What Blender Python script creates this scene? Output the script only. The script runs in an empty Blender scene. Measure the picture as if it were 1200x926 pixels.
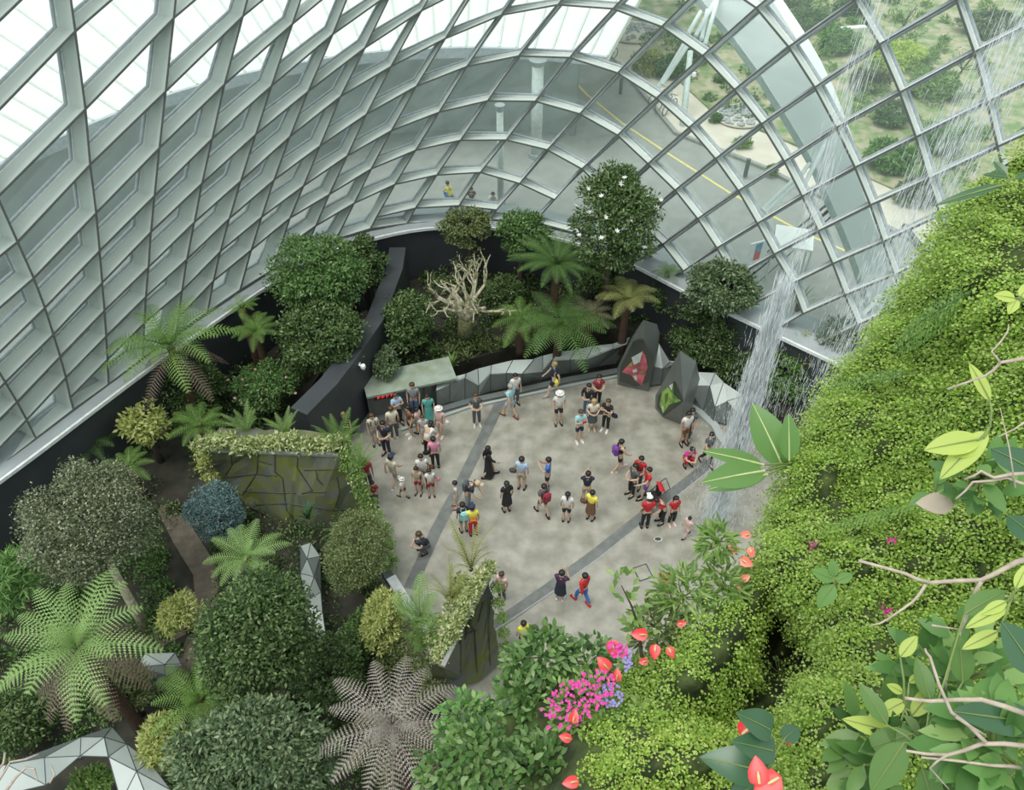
import bpy, bmesh, math, random
import numpy as np
from mathutils import Vector, Matrix

# ------------------------------------------------------------------ camera, sky, sun, exposure
F_PX, CX, CY, CAM_Z = 950.0, 600.0, 463.0, 23.0
sc = bpy.context.scene
C = sc.collection
cam_d = bpy.data.cameras.new('camera'); cam = bpy.data.objects.new('camera', cam_d); C.objects.link(cam)
cam_d.sensor_fit = 'HORIZONTAL'; cam_d.sensor_width = 36.0; cam_d.lens = 36.0 * F_PX / 1200.0
cam_d.clip_start = 0.1; cam_d.clip_end = 600
cam.location = (0, 0, CAM_Z); cam.rotation_euler = (math.radians(45), 0, 0)
sc.camera = cam
w = bpy.data.worlds.new('overcast_sky'); sc.world = w; w.use_nodes = True
wn = w.node_tree; wn.nodes.clear()
wo = wn.nodes.new('ShaderNodeOutputWorld'); wb = wn.nodes.new('ShaderNodeBackground')
wr = wn.nodes.new('ShaderNodeValToRGB'); ws = wn.nodes.new('ShaderNodeSeparateXYZ'); wt = wn.nodes.new('ShaderNodeTexCoord')
wn.links.new(wt.outputs['Generated'], ws.inputs[0]); wn.links.new(ws.outputs['Z'], wr.inputs[0])
wr.color_ramp.elements[0].position = 0.0; wr.color_ramp.elements[0].color = (0.62, 0.72, 0.72, 1)
wr.color_ramp.elements[1].position = 0.6; wr.color_ramp.elements[1].color = (0.93, 1.0, 0.99, 1)
wn.links.new(wr.outputs[0], wb.inputs[0]); wb.inputs[1].default_value = 1.15
wn.links.new(wb.outputs[0], wo.inputs[0])
sun_d = bpy.data.lights.new('sun', 'SUN'); sun = bpy.data.objects.new('sun', sun_d); C.objects.link(sun)
sun_d.energy = 2.3; sun_d.angle = math.radians(35); sun_d.color = (1.0, 0.98, 0.92)
sun.rotation_euler = (math.radians(12), math.radians(-16), 0)
sc.view_settings.view_transform = 'Standard'; sc.view_settings.look = 'None'
sc.view_settings.gamma = 1; sc.view_settings.use_curve_mapping = False
sc.view_settings.exposure = 0.0
try:
    sc.cycles.transparent_max_bounces = 24; sc.cycles.max_bounces = 8; sc.cycles.transmission_bounces = 6
    sc.cycles.use_denoising = True; sc.cycles.sample_clamp_indirect = 4
except Exception: pass

rnd = random.Random(7); R = np.random.RandomState(11)
S2 = math.sqrt(0.5)
def ray(x, y):                       # direction through an image point, depth 1 along the view axis
    a = (x - CX) / F_PX; b = (CY - y) / F_PX
    return np.array([a, S2 + b * S2, -S2 + b * S2])
O = np.array([0, 0, CAM_Z])
def atz(x, y, z=0.0):                # the place at height z seen at an image point
    r = ray(x, y); return O + r * ((z - CAM_Z) / r[2])
def atd(x, y, d): return O + ray(x, y) * d
def depth(p): return (p[1] * S2 + (CAM_Z - p[2]) * S2)
def proj(p):
    d = depth(p); u = (p[1] * S2 - (CAM_Z - p[2]) * S2)
    return CX + F_PX * p[0] / d, CY - F_PX * u / d

# ------------------------------------------------------------------ materials
def nodes(name):
    m = bpy.data.materials.new(name); m.use_nodes = True; t = m.node_tree; t.nodes.clear()
    o = t.nodes.new('ShaderNodeOutputMaterial'); return m, t, o
def mat(name, col, rough=0.6, metal=0.0, col2=None, scale=6.0, bump=0.0, spec=0.5, detail=4.0, emit=None):
    m, t, o = nodes(name)
    p = t.nodes.new('ShaderNodeBsdfPrincipled'); t.links.new(p.outputs[0], o.inputs[0])
    p.inputs['Roughness'].default_value = rough; p.inputs['Metallic'].default_value = metal
    p.inputs['Specular IOR Level'].default_value = spec
    tc = t.nodes.new('ShaderNodeTexCoord'); n = t.nodes.new('ShaderNodeTexNoise')
    t.links.new(tc.outputs['Object'], n.inputs['Vector']); n.inputs['Scale'].default_value = scale; n.inputs['Detail'].default_value = detail
    c = t.nodes.new('ShaderNodeValToRGB'); t.links.new(n.outputs[0], c.inputs[0])
    if col2 is None: col2 = tuple(v * 0.82 for v in col)
    c.color_ramp.elements[0].position = 0.35; c.color_ramp.elements[0].color = (*col2, 1)
    c.color_ramp.elements[1].position = 0.65; c.color_ramp.elements[1].color = (*col, 1)
    t.links.new(c.outputs[0], p.inputs['Base Color'])
    if bump:
        b = t.nodes.new('ShaderNodeBump'); b.inputs['Strength'].default_value = bump; b.inputs['Distance'].default_value = 0.05
        t.links.new(n.outputs[0], b.inputs['Height']); t.links.new(b.outputs[0], p.inputs['Normal'])
    if emit:
        p.inputs['Emission Color'].default_value = (*emit[0], 1); p.inputs['Emission Strength'].default_value = emit[1]
    return m
def leafmat(name, cols, trans=0.3, rough=0.45, spec=0.4):
    m, t, o = nodes(name)
    g = t.nodes.new('ShaderNodeNewGeometry'); c = t.nodes.new('ShaderNodeValToRGB')
    t.links.new(g.outputs['Random Per Island'], c.inputs[0])
    cr = c.color_ramp
    while len(cr.elements) < len(cols): cr.elements.new(0.5)
    for i, k in enumerate(cols):
        cr.elements[i].position = i / max(1, len(cols) - 1); cr.elements[i].color = (*k, 1)
    p = t.nodes.new('ShaderNodeBsdfPrincipled'); p.inputs['Roughness'].default_value = rough; p.inputs['Specular IOR Level'].default_value = spec
    tr = t.nodes.new('ShaderNodeBsdfTranslucent'); mx = t.nodes.new('ShaderNodeMixShader'); mx.inputs[0].default_value = trans
    t.links.new(c.outputs[0], p.inputs['Base Color']); t.links.new(c.outputs[0], tr.inputs['Color'])
    t.links.new(p.outputs[0], mx.inputs[1]); t.links.new(tr.outputs[0], mx.inputs[2]); t.links.new(mx.outputs[0], o.inputs[0])
    return m
def glassmat(name, tint, milk=0.06, gloss=0.08, milkcol=(0.8, 0.92, 0.88)):
    m, t, o = nodes(name)
    tr = t.nodes.new('ShaderNodeBsdfTransparent'); tr.inputs[0].default_value = (*tint, 1)
    gl = t.nodes.new('ShaderNodeBsdfGlossy'); gl.inputs['Roughness'].default_value = 0.03
    df = t.nodes.new('ShaderNodeBsdfTranslucent'); df.inputs[0].default_value = (*milkcol, 1)
    lw = t.nodes.new('ShaderNodeLayerWeight'); lw.inputs[0].default_value = 0.25
    mu = t.nodes.new('ShaderNodeMath'); mu.operation = 'MULTIPLY_ADD'; mu.inputs[1].default_value = 0.5; mu.inputs[2].default_value = gloss * 0.3
    t.links.new(lw.outputs['Fresnel'], mu.inputs[0])
    m1 = t.nodes.new('ShaderNodeMixShader'); m1.inputs[0].default_value = milk
    t.links.new(tr.outputs[0], m1.inputs[1]); t.links.new(df.outputs[0], m1.inputs[2])
    m2 = t.nodes.new('ShaderNodeMixShader'); t.links.new(mu.outputs[0], m2.inputs[0])
    t.links.new(m1.outputs[0], m2.inputs[1]); t.links.new(gl.outputs[0], m2.inputs[2]); t.links.new(m2.outputs[0], o.inputs[0])
    return m
def brickmat(name, c1, c2, mortar, scale, bw=0.5, rh=0.25, msize=0.02, rough=0.8):
    m, t, o = nodes(name)
    p = t.nodes.new('ShaderNodeBsdfPrincipled'); t.links.new(p.outputs[0], o.inputs[0]); p.inputs['Roughness'].default_value = rough
    tc = t.nodes.new('ShaderNodeTexCoord'); b = t.nodes.new('ShaderNodeTexBrick'); t.links.new(tc.outputs['Object'], b.inputs['Vector'])
    b.inputs['Color1'].default_value = (*c1, 1); b.inputs['Color2'].default_value = (*c2, 1); b.inputs['Mortar'].default_value = (*mortar, 1)
    b.inputs['Scale'].default_value = scale; b.inputs['Mortar Size'].default_value = msize
    b.inputs['Brick Width'].default_value = bw; b.inputs['Row Height'].default_value = rh
    t.links.new(b.outputs[0], p.inputs['Base Color']); return m

# ------------------------------------------------------------------ object helpers
def tag(o, label=None, cat=None, group=None, kind=None):
    if label: o['label'] = label
    if cat: o['category'] = cat
    if group: o['group'] = group
    if kind: o['kind'] = kind
    return o
def link(o, parent=None):
    C.objects.link(o)
    if parent is not None: o.parent = parent
    return o
def meshobj(name, v, f, m=None, parent=None, smooth=False):
    me = bpy.data.meshes.new(name); me.from_pydata([tuple(map(float, p)) for p in v], [], [tuple(map(int, q)) for q in f]); me.update()
    if m is not None:
        for k in (m if isinstance(m, (list, tuple)) else [m]): me.materials.append(k)
    if smooth: me.polygons.foreach_set('use_smooth', [True] * len(me.polygons))
    return link(bpy.data.objects.new(name, me), parent)
def npmesh(name, v, tris, m):        # fast triangle mesh from numpy arrays
    me = bpy.data.meshes.new(name); n = len(tris)
    me.vertices.add(len(v)); me.vertices.foreach_set('co', np.asarray(v, np.float32).ravel())
    me.loops.add(n * 3); me.loops.foreach_set('vertex_index', np.asarray(tris, np.int32).ravel())
    me.polygons.add(n); me.polygons.foreach_set('loop_start', np.arange(0, n * 3, 3, dtype=np.int32))
    me.update(calc_edges=True)
    if m is not None: me.materials.append(m)
    return me
def npobj(name, v, tris, m, parent=None): return link(bpy.data.objects.new(name, npmesh(name, v, tris, m)), parent)
def empty(name, loc=(0, 0, 0), rz=0.0, s=1.0):
    o = bpy.data.objects.new(name, None); o.location = tuple(map(float, loc)); o.rotation_euler = (0, 0, rz); o.scale = (s, s, s)
    o.empty_display_size = 0.1; return link(o)
class MB:                            # collects shapes for ONE mesh
    def __init__(s): s.v = []; s.f = []
    def add(s, v, f):
        n = len(s.v); s.v += [tuple(p) for p in v]; s.f += [tuple(i + n for i in q) for q in f]; return s
    def box(s, c, h, M=None):
        v = [np.array([c[0] + a * h[0], c[1] + b * h[1], c[2] + d * h[2]]) for a in (-1, 1) for b in (-1, 1) for d in (-1, 1)]
        if M is not None: v = [np.array(M @ Vector(p)) for p in v]
        return s.add(v, [(0, 1, 3, 2), (4, 6, 7, 5), (0, 4, 5, 1), (2, 3, 7, 6), (0, 2, 6, 4), (1, 5, 7, 3)])
    def tube(s, pts, rads, n=8, cap=True):
        pts = [np.array(p, float) for p in pts]
        if not hasattr(rads, '__len__'): rads = [rads] * len(pts)
        T = [pts[min(i + 1, len(pts) - 1)] - pts[max(i - 1, 0)] for i in range(len(pts))]
        u = np.cross(T[0], (0.31, 0.2, 0.93)); 
        if np.linalg.norm(u) < 1e-6: u = np.array([1., 0, 0])
        v = []
        for p, t, r in zip(pts, T, rads):
            t = t / (np.linalg.norm(t) + 1e-9); u = u - t * np.dot(u, t); u /= np.linalg.norm(u) + 1e-9; w_ = np.cross(t, u)
            for k in range(n):
                a = 2 * math.pi * k / n; v.append(p + r * (math.cos(a) * u + math.sin(a) * w_))
        f = []
        for i in range(len(pts) - 1):
            for k in range(n):
                a = i * n + k; b = i * n + (k + 1) % n; f.append((a, b, b + n, a + n))
        if cap: f.append(tuple(range(n))[::-1]); f.append(tuple((len(pts) - 1) * n + k for k in range(n)))
        return s.add(v, f)
    def lathe(s, prof, n=12, c=(0, 0, 0), sx=1.0, sy=1.0, fold=0.0):
        v = []
        for r, z in prof:
            for k in range(n):
                a = 2 * math.pi * k / n; q = r * (1 + fold * (k % 2))
                v.append((c[0] + sx * q * math.cos(a), c[1] + sy * q * math.sin(a), c[2] + z))
        f = []
        for i in range(len(prof) - 1):
            for k in range(n):
                a = i * n + k; b = i * n + (k + 1) % n; f.append((a, b, b + n, a + n))
        f.append(tuple(range(n))[::-1]); f.append(tuple((len(prof) - 1) * n + k for k in range(n)))
        return s.add(v, f)
    def beam(s, a, b, wdt, hgt, up=(0, 0, 1)):
        a = np.array(a, float); b = np.array(b, float); t = b - a; t /= np.linalg.norm(t) + 1e-9
        u = np.cross(t, up); u /= np.linalg.norm(u) + 1e-9; q = np.cross(u, t)
        v = [p + u * i * wdt / 2 + q * j * hgt / 2 for p in (a, b) for i, j in ((-1, -1), (1, -1), (1, 1), (-1, 1))]
        return s.add(v, [(0, 1, 2, 3), (7, 6, 5, 4), (0, 4, 5, 1), (1, 5, 6, 2), (2, 6, 7, 3), (3, 7, 4, 0)])
    def build(s, name, m, parent=None, smooth=False): return meshobj(name, s.v, s.f, m, parent, smooth)
def prism(poly, z0, z1, name, m, parent=None):     # poly: list of (x, y)
    n = len(poly); v = [(p[0], p[1], z1) for p in poly] + [(p[0], p[1], z0) for p in poly]
    ar = sum(poly[i][0] * poly[(i + 1) % n][1] - poly[(i + 1) % n][0] * poly[i][1] for i in range(n))
    if ar < 0: v = v[:n][::-1] + v[n:][::-1]
    f = [tuple(range(n)), tuple(range(n, 2 * n))[::-1]] + [((i + 1) % n, i, n + i, n + (i + 1) % n) for i in range(n)]
    return meshobj(name, v, f, m, parent)
def unit(a): return a / (np.linalg.norm(a, axis=-1, keepdims=True) + 1e-9)

# leaf cards: one folded kite per leaf
def kites(P, D, Nn, ln, wd, fold=0.15):
    D = unit(D); S = unit(np.cross(D, Nn)); Nn = unit(np.cross(S, D)); ln = np.asarray(ln)[:, None]; wd = np.asarray(wd)[:, None]
    b = P; t = P + D * ln; m = P + D * ln * 0.45
    l = m + S * wd * 0.5 + Nn * wd * fold; r = m - S * wd * 0.5 + Nn * wd * fold
    v = np.stack([b, l, t, r], 1).reshape(-1, 3); k = np.arange(len(P))[:, None] * 4
    f = np.concatenate([k + np.array([[0, 2, 1]]), k + np.array([[0, 3, 2]])], 1).reshape(-1, 3)
    return v, f
def rdir(n):
    v = R.normal(size=(n, 3)); return unit(v)
def crown_points(c, r3, nclump, nleaf, shell=0.75, cr=0.34, lower=-0.5):
    u = rdir(nclump * 2); u = u[u[:, 2] > lower][:nclump]
    cc = np.array(c) + u * np.array(r3) * (R.uniform(shell - 0.2, shell, size=(len(u), 1)))
    rr = R.uniform(0.75, 1.2, len(u)) * cr
    k = R.randint(0, len(u), nleaf); d = rdir(nleaf); d[:, 2] = np.abs(d[:, 2]) * 0.9 + d[:, 2] * 0.1
    P = cc[k] + d * (rr[k] * R.uniform(0.55, 1.05, nleaf))[:, None] * np.array(r3) 
    outw = unit(P - np.array(c) + 1e-6)
    return P, unit(d + outw * 0.6), cc
def crown_mesh(name, c, r3, nclump, nleaf, ln, wd, m, parent=None, droop=0.25, **kw):
    P, Nn, cc = crown_points(c, r3, nclump, nleaf, **kw)
    D = unit(rdir(len(P)) + Nn * 0.9 + np.array([0, 0, -droop])); N2 = unit(Nn + np.array([0, 0, 0.8]) + rdir(len(P)) * 0.5)
    l = R.uniform(0.7, 1.2, len(P)) * ln
    v, f = kites(P, D, N2, l, l * wd / ln)
    return npobj(name, v, f, m, parent), cc
def blotchy(P, cells, seed): pass

# ------------------------------------------------------------------ palette
M = {}
M['concrete'] = mat('wet_concrete', (0.355, 0.345, 0.295), 0.26, col2=(0.225, 0.22, 0.18), scale=1.6, detail=14, bump=0.04)
M['band'] = mat('dark_paver', (0.17, 0.18, 0.17), 0.4, col2=(0.12, 0.13, 0.125), scale=3)
M['bandedge'] = mat('paver_edge', (0.33, 0.34, 0.33), 0.5)
M['soil'] = mat('dark_soil', (0.045, 0.042, 0.03), 0.9, col2=(0.02, 0.022, 0.015), scale=2, bump=0.5)
M['path'] = mat('brown_path', (0.15, 0.125, 0.095), 0.8, col2=(0.10, 0.085, 0.065), scale=4)
M['steel'] = mat('painted_steel', (0.58, 0.645, 0.60), 0.42, col2=(0.55, 0.61, 0.57), scale=1.2)
M['edge'] = mat('dark_edge', (0.11, 0.12, 0.115), 0.5)
M['frame'] = mat('glazing_frame', (0.46, 0.51, 0.54), 0.45)
M['bead'] = mat('white_bead', (0.85, 0.9, 0.88), 0.5)
M['glass'] = glassmat('shell_glass', (0.95, 0.985, 0.97), 0.06, 0.1)
M['darkwall'] = mat('dark_perimeter_wall', (0.045, 0.052, 0.058), 0.6, col2=(0.035, 0.042, 0.046), scale=1)
M['darkwall2'] = mat('charcoal_wall', (0.075, 0.085, 0.09), 0.5)
M['ledge'] = mat('grey_ledge', (0.36, 0.40, 0.41), 0.45, col2=(0.30, 0.34, 0.35), scale=1)
M['rail'] = mat('pale_rail', (0.78, 0.82, 0.82), 0.35)
M['asphalt'] = mat('road_asphalt', (0.33, 0.345, 0.33), 0.85, col2=(0.285, 0.30, 0.285), scale=1.5)
M['paving'] = mat('kerb_paving', (0.68, 0.63, 0.54), 0.85, col2=(0.60, 0.55, 0.47), scale=1)
M['yellow'] = mat('yellow_line', (0.85, 0.72, 0.25), 0.7)
M['extsoil'] = mat('planted_soil', (0.46, 0.40, 0.29), 0.95, col2=(0.16, 0.25, 0.09), scale=1.3, bump=0.3)
M['white'] = mat('white_paint', (0.93, 0.96, 0.97), 0.35, col2=(0.90, 0.94, 0.95))
M['roof'] = mat('ribbed_roof', (0.78, 0.80, 0.76), 0.5, col2=(0.72, 0.75, 0.71), scale=0.5)
M['rib'] = mat('roof_seam', (0.64, 0.66, 0.64), 0.5)
M['column'] = mat('pale_column', (0.62, 0.70, 0.68), 0.5)
M['gallery'] = mat('gallery_wall', (0.44, 0.49, 0.49), 0.5, col2=(0.33, 0.38, 0.37), scale=0.6)
M['bollard'] = mat('bollard', (0.10, 0.12, 0.13), 0.5)
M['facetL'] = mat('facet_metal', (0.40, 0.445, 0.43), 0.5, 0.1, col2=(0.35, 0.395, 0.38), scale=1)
M['facetD'] = mat('facet_metal_dark', (0.17, 0.195, 0.19), 0.38, 0.2, col2=(0.14, 0.16, 0.155), scale=1)  # darker copy of the facet metal, carries painted shade on facets; plain grey elsewhere
M['crystal'] = mat('crystal_cladding', (0.15, 0.165, 0.155), 0.4, 0.15, col2=(0.125, 0.14, 0.13), scale=1)
M['crystaldark'] = mat('crystal_screen_glass', (0.03, 0.045, 0.03), 0.2)
M['seam'] = mat('seam', (0.05, 0.06, 0.06), 0.5)
M['bark'] = mat('bark', (0.10, 0.075, 0.055), 0.9, col2=(0.05, 0.04, 0.03), scale=12, bump=0.6)
M['fibre'] = mat('tree_fern_fibre', (0.10, 0.055, 0.03), 0.95, col2=(0.045, 0.03, 0.02), scale=25, bump=0.8)
M['palebark'] = mat('pale_bark', (0.55, 0.50, 0.38), 0.8, col2=(0.30, 0.29, 0.18), scale=8, bump=0.4)
M['mossbark'] = mat('mossy_bark', (0.22, 0.22, 0.10), 0.9, col2=(0.10, 0.11, 0.05), scale=9, bump=0.5)
M['twig'] = mat('grey_twig', (0.50, 0.42, 0.34), 0.7, col2=(0.34, 0.28, 0.22), scale=20)
M['rock'] = mat('mossy_slate', (0.105, 0.12, 0.11), 0.5, col2=(0.125, 0.14, 0.03), scale=1.9, bump=0.5, detail=8)
M['rockedge'] = mat('slate_rim', (0.28, 0.30, 0.28), 0.6)
M['hillrock'] = mat('mountain_soil', (0.07, 0.10, 0.025), 0.95, col2=(0.02, 0.03, 0.010), scale=5, bump=0.8)
M['stem'] = mat('green_stem', (0.20, 0.28, 0.08), 0.6)
L_ = leafmat
M['fern'] = L_('fern_green', [(0.13, 0.25, 0.055), (0.20, 0.36, 0.08), (0.28, 0.44, 0.12)], 0.4)
M['fernpale'] = L_('fern_pale', [(0.26, 0.42, 0.14), (0.38, 0.56, 0.20)], 0.4)
M['ferndark'] = L_('fern_dark', [(0.06, 0.14, 0.035), (0.11, 0.22, 0.05), (0.16, 0.27, 0.08)], 0.35)
M['fernyellow'] = L_('fern_yellow', [(0.28, 0.36, 0.09), (0.42, 0.46, 0.16), (0.5, 0.46, 0.2)], 0.4)
M['fernsilver'] = L_('fern_silver', [(0.20, 0.17, 0.14), (0.32, 0.28, 0.25), (0.45, 0.42, 0.38)], 0.25)
M['fernolive'] = L_('fern_olive', [(0.22, 0.23, 0.11), (0.30, 0.30, 0.17), (0.36, 0.34, 0.23)], 0.3)
M['fernbrown'] = L_('fern_brown', [(0.16, 0.12, 0.09), (0.26, 0.20, 0.15)], 0.2)
M['grey'] = L_('leaf_grey_green', [(0.035, 0.055, 0.022), (0.08, 0.11, 0.045), (0.17, 0.20, 0.10), (0.42, 0.43, 0.31)], 0.2)
M['blue'] = L_('leaf_blue_grey', [(0.05, 0.10, 0.10), (0.10, 0.18, 0.18), (0.20, 0.30, 0.29)], 0.2)
M['dark'] = L_('leaf_dark', [(0.022, 0.050, 0.010), (0.045, 0.095, 0.022), (0.095, 0.165, 0.045), (0.22, 0.29, 0.13)], 0.22, 0.5, 0.35)
M['mid'] = L_('leaf_mid', [(0.04, 0.10, 0.025), (0.08, 0.18, 0.04), (0.14, 0.26, 0.07), (0.24, 0.34, 0.14)], 0.3)
M['light'] = L_('leaf_light', [(0.10, 0.20, 0.04), (0.20, 0.34, 0.08), (0.34, 0.46, 0.15)], 0.35)
M['olive'] = L_('leaf_olive', [(0.08, 0.12, 0.04), (0.16, 0.21, 0.07), (0.26, 0.30, 0.13)], 0.3)
M['sage'] = L_('leaf_sage', [(0.035, 0.075, 0.03), (0.08, 0.14, 0.055), (0.15, 0.22, 0.10), (0.28, 0.34, 0.19)], 0.25)
M['yellowleaf'] = L_('leaf_yellow', [(0.22, 0.30, 0.06), (0.42, 0.48, 0.14), (0.62, 0.62, 0.28)], 0.35)
M['cream'] = L_('leaf_cream', [(0.10, 0.18, 0.04), (0.30, 0.38, 0.12), (0.50, 0.55, 0.26), (0.66, 0.66, 0.42)], 0.3)
M['maiden'] = L_('maidenhair_leaf', [(0.14, 0.27, 0.03), (0.26, 0.43, 0.055), (0.40, 0.58, 0.10), (0.56, 0.70, 0.20)], 0.42)
M['maidenpale'] = L_('maidenhair_pale', [(0.22, 0.34, 0.06), (0.38, 0.52, 0.13), (0.54, 0.66, 0.26)], 0.42)
M['fresh'] = L_('leaf_fresh', [(0.07, 0.17, 0.04), (0.12, 0.27, 0.07), (0.19, 0.36, 0.10), (0.32, 0.48, 0.16)], 0.35)
M['lime'] = L_('leaf_lime', [(0.40, 0.58, 0.08), (0.56, 0.70, 0.16), (0.70, 0.74, 0.22)], 0.45)
M['glossy'] = L_('leaf_glossy', [(0.03, 0.09, 0.04), (0.06, 0.15, 0.07)], 0.15, 0.3, 0.6)
M['banana'] = L_('leaf_banana', [(0.12, 0.27, 0.07), (0.22, 0.40, 0.13)], 0.4, 0.35)
M['bananaedge'] = mat('leaf_banana_rib', (0.62, 0.70, 0.34), 0.5)
M['red'] = mat('flower_red', (0.75, 0.03, 0.035), 0.3)
M['coral'] = mat('flower_coral', (0.90, 0.20, 0.14), 0.35)
M['magenta'] = mat('flower_magenta', (0.72, 0.04, 0.36), 0.5)
M['violet'] = mat('flower_violet', (0.32, 0.26, 0.62), 0.5)
M['pink'] = mat('flower_pink', (0.82, 0.45, 0.46), 0.5)
M['whitef'] = mat('flower_white', (0.88, 0.88, 0.82), 0.5)
M['spadix'] = mat('flower_spadix', (0.85, 0.72, 0.35), 0.5)
M['brownleaf'] = mat('dry_leaf', (0.50, 0.42, 0.33), 0.8)
def watermat():
    m, t, o = nodes('falling_water')
    tr = t.nodes.new('ShaderNodeBsdfTransparent'); df = t.nodes.new('ShaderNodeBsdfPrincipled'); tl = t.nodes.new('ShaderNodeBsdfTranslucent')
    df.inputs['Base Color'].default_value = (0.93, 0.97, 0.98, 1); df.inputs['Roughness'].default_value = 0.3; tl.inputs[0].default_value = (0.93, 0.97, 0.98, 1)
    a = t.nodes.new('ShaderNodeMixShader'); a.inputs[0].default_value = 0.5; t.links.new(df.outputs[0], a.inputs[1]); t.links.new(tl.outputs[0], a.inputs[2])
    b = t.nodes.new('ShaderNodeMixShader'); b.inputs[0].default_value = 0.6; t.links.new(tr.outputs[0], b.inputs[1]); t.links.new(a.outputs[0], b.inputs[2])
    t.links.new(b.outputs[0], o.inputs[0]); return m
M['water'] = watermat()

# ================================================================== THE SETTING
# ---------------- plaza floor
plaza_px = [(395, 520), (430, 505), (480, 492), (548, 474), (613, 461), (730, 436), (800, 440), (842, 470), (905, 520), (960, 620), (930, 760), (800, 850), (560, 860), (470, 760), (452, 690), (415, 640), (385, 560)]
pz = [atz(x, y, 0)[:2] for x, y in plaza_px]
fl = prism(pz, -0.3, 0.0, 'floor', M['concrete']); tag(fl, kind='structure')
def strip(px, width, z, th, name, m, kind='structure'):
    p = [atz(x, y, z) for x, y in px]; v = []; f = []
    for i, q in enumerate(p):
        t = p[min(i + 1, len(p) - 1)] - p[max(0, i - 1)]; t = t / np.linalg.norm(t); n = np.array([-t[1], t[0], 0]) * width / 2
        v += [q + n, q - n, q - n - np.array([0, 0, th]), q + n - np.array([0, 0, th])]
    for i in range(len(p) - 1):
        for k in range(4): a = i * 4 + k; b = i * 4 + (k + 1) % 4; f.append((a, a + 4, b + 4, b))
    f += [(0, 1, 2, 3), tuple(len(v) - 4 + k for k in (3, 2, 1, 0))]
    o = meshobj(name, v, f, m); tag(o, kind=kind); return o
strip([(588, 468), (563, 520), (536, 575), (512, 620), (480, 690)], 0.42, 0.006, 0.01, 'trim_1', M['band'])
strip([(578, 735), (640, 692), (700, 648), (760, 600), (835, 542)], 0.40, 0.006, 0.01, 'trim_2', M['band'])
strip([(575, 742), (641, 698), (702, 654), (762, 606), (836, 548)], 0.05, 0.010, 0.01, 'trim_3', M['bandedge'])
# kerb by the balustrade and pale channel at the lower left edge of the plaza
strip([(470, 503), (505, 492), (548, 477), (613, 463), (665, 452), (730, 439)], 0.10, 0.10, 0.10, 'trim_4', M['facetL'])
strip([(458, 676), (483, 716), (500, 742)], 0.32, 0.35, 0.35, 'trim_5', M['rail'])
strip([(452, 668), (476, 712), (494, 742)], 0.30, 0.18, 0.2, 'trim_6', M['facetD'])
# ---------------- garden ground behind and beside the plaza
gr = prism([(-26, -6), (-26, 34), (16, 38), (22, 26), (22, -2), (2, -6)], -1.4, -0.32, 'ground', M['soil']); tag(gr, kind='structure')
def bed(px, z, name, m=M['soil']):
    o = prism([atz(x, y, z)[:2] for x, y in px], -0.31, z, name, m); tag(o, kind='structure'); return o
bed([(478, 440), (600, 408), (720, 385), (800, 395), (850, 440), (960, 520), (1040, 470), (960, 405), (880, 385), (760, 315), (640, 285), (520, 275), (430, 300), (455, 420)], 0.7, 'ground_bed')
bed([(-160, 600), (0, 575), (120, 480), (230, 400), (330, 345), (400, 310), (425, 330), (400, 400), (340, 490), (400, 520), (425, 560), (448, 690), (470, 770), (530, 900), (560, 1100), (-200, 1200)], 0.35, 'ground_bed')
# brown garden path
strip([(196, 590), (215, 628), (240, 668), (244, 715), (226, 768), (200, 800)], 0.75, 0.40, 0.06, 'trim_7', M['path'])
strip([(205, 700), (240, 720), (180, 745)], 1.0, 0.39, 0.06, 'trim_8', M['path'])

# ---------------- glass shell
base_c = [(-22, -3), (-20.6, 6), (-18, 13), (-15.4, 17.6), (-12.4, 22.6), (-8.8, 27.6), (-5.6, 29.7), (-2.6, 30.4), (0.8, 30.0), (4.3, 28.3), (7.6, 25.3), (11.2, 22.2), (15, 18.8), (19, 15), (23, 10.5), (26, 4)]
def catmull(P, n=8):
    P = [np.array(p, float) for p in P]; P = [2 * P[0] - P[1]] + P + [2 * P[-1] - P[-2]]; out = []
    for i in range(1, len(P) - 2):
        a, b, c, d = P[i - 1:i + 3]
        for k in range(n):
            u = k / n; out.append(.5 * ((2 * b) + (-a + c) * u + (2 * a - 5 * b + 4 * c - d) * u * u + (-a + 3 * b - 3 * c + d) * u ** 3))
    out.append(P[-2]); return np.array(out)
BC = catmull(base_c); BT = unit(np.gradient(BC, axis=0)); BN = np.stack([-BT[:, 1], BT[:, 0]], 1)
ZB = 3.5
def s_off(z): return 0.1 * max(z - ZB, -2)
def ring(z, o=0.0): return BC + BN * (s_off(z) + o)
def shell_hit(px, py, o=0.0):
    r = ray(px, py); z = 10.0; best = None
    for it in range(60):
        c = ring(z, o); a = c[:-1]; d = c[1:] - a
        det = -r[0] * d[:, 1] + r[1] * d[:, 0]
        t = (-a[:, 0] * d[:, 1] + a[:, 1] * d[:, 0]) / det; q = (r[0] * a[:, 1] - r[1] * a[:, 0]) / det
        ok = (q >= -1e-6) & (q <= 1 + 1e-6) & (t > 0)
        if not ok.any(): return None
        best = t[ok].min(); z2 = CAM_Z + best * r[2]
        if abs(z2 - z) < 1e-4: break
        z = .5 * z + .5 * z2
    return O + r * best
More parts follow.
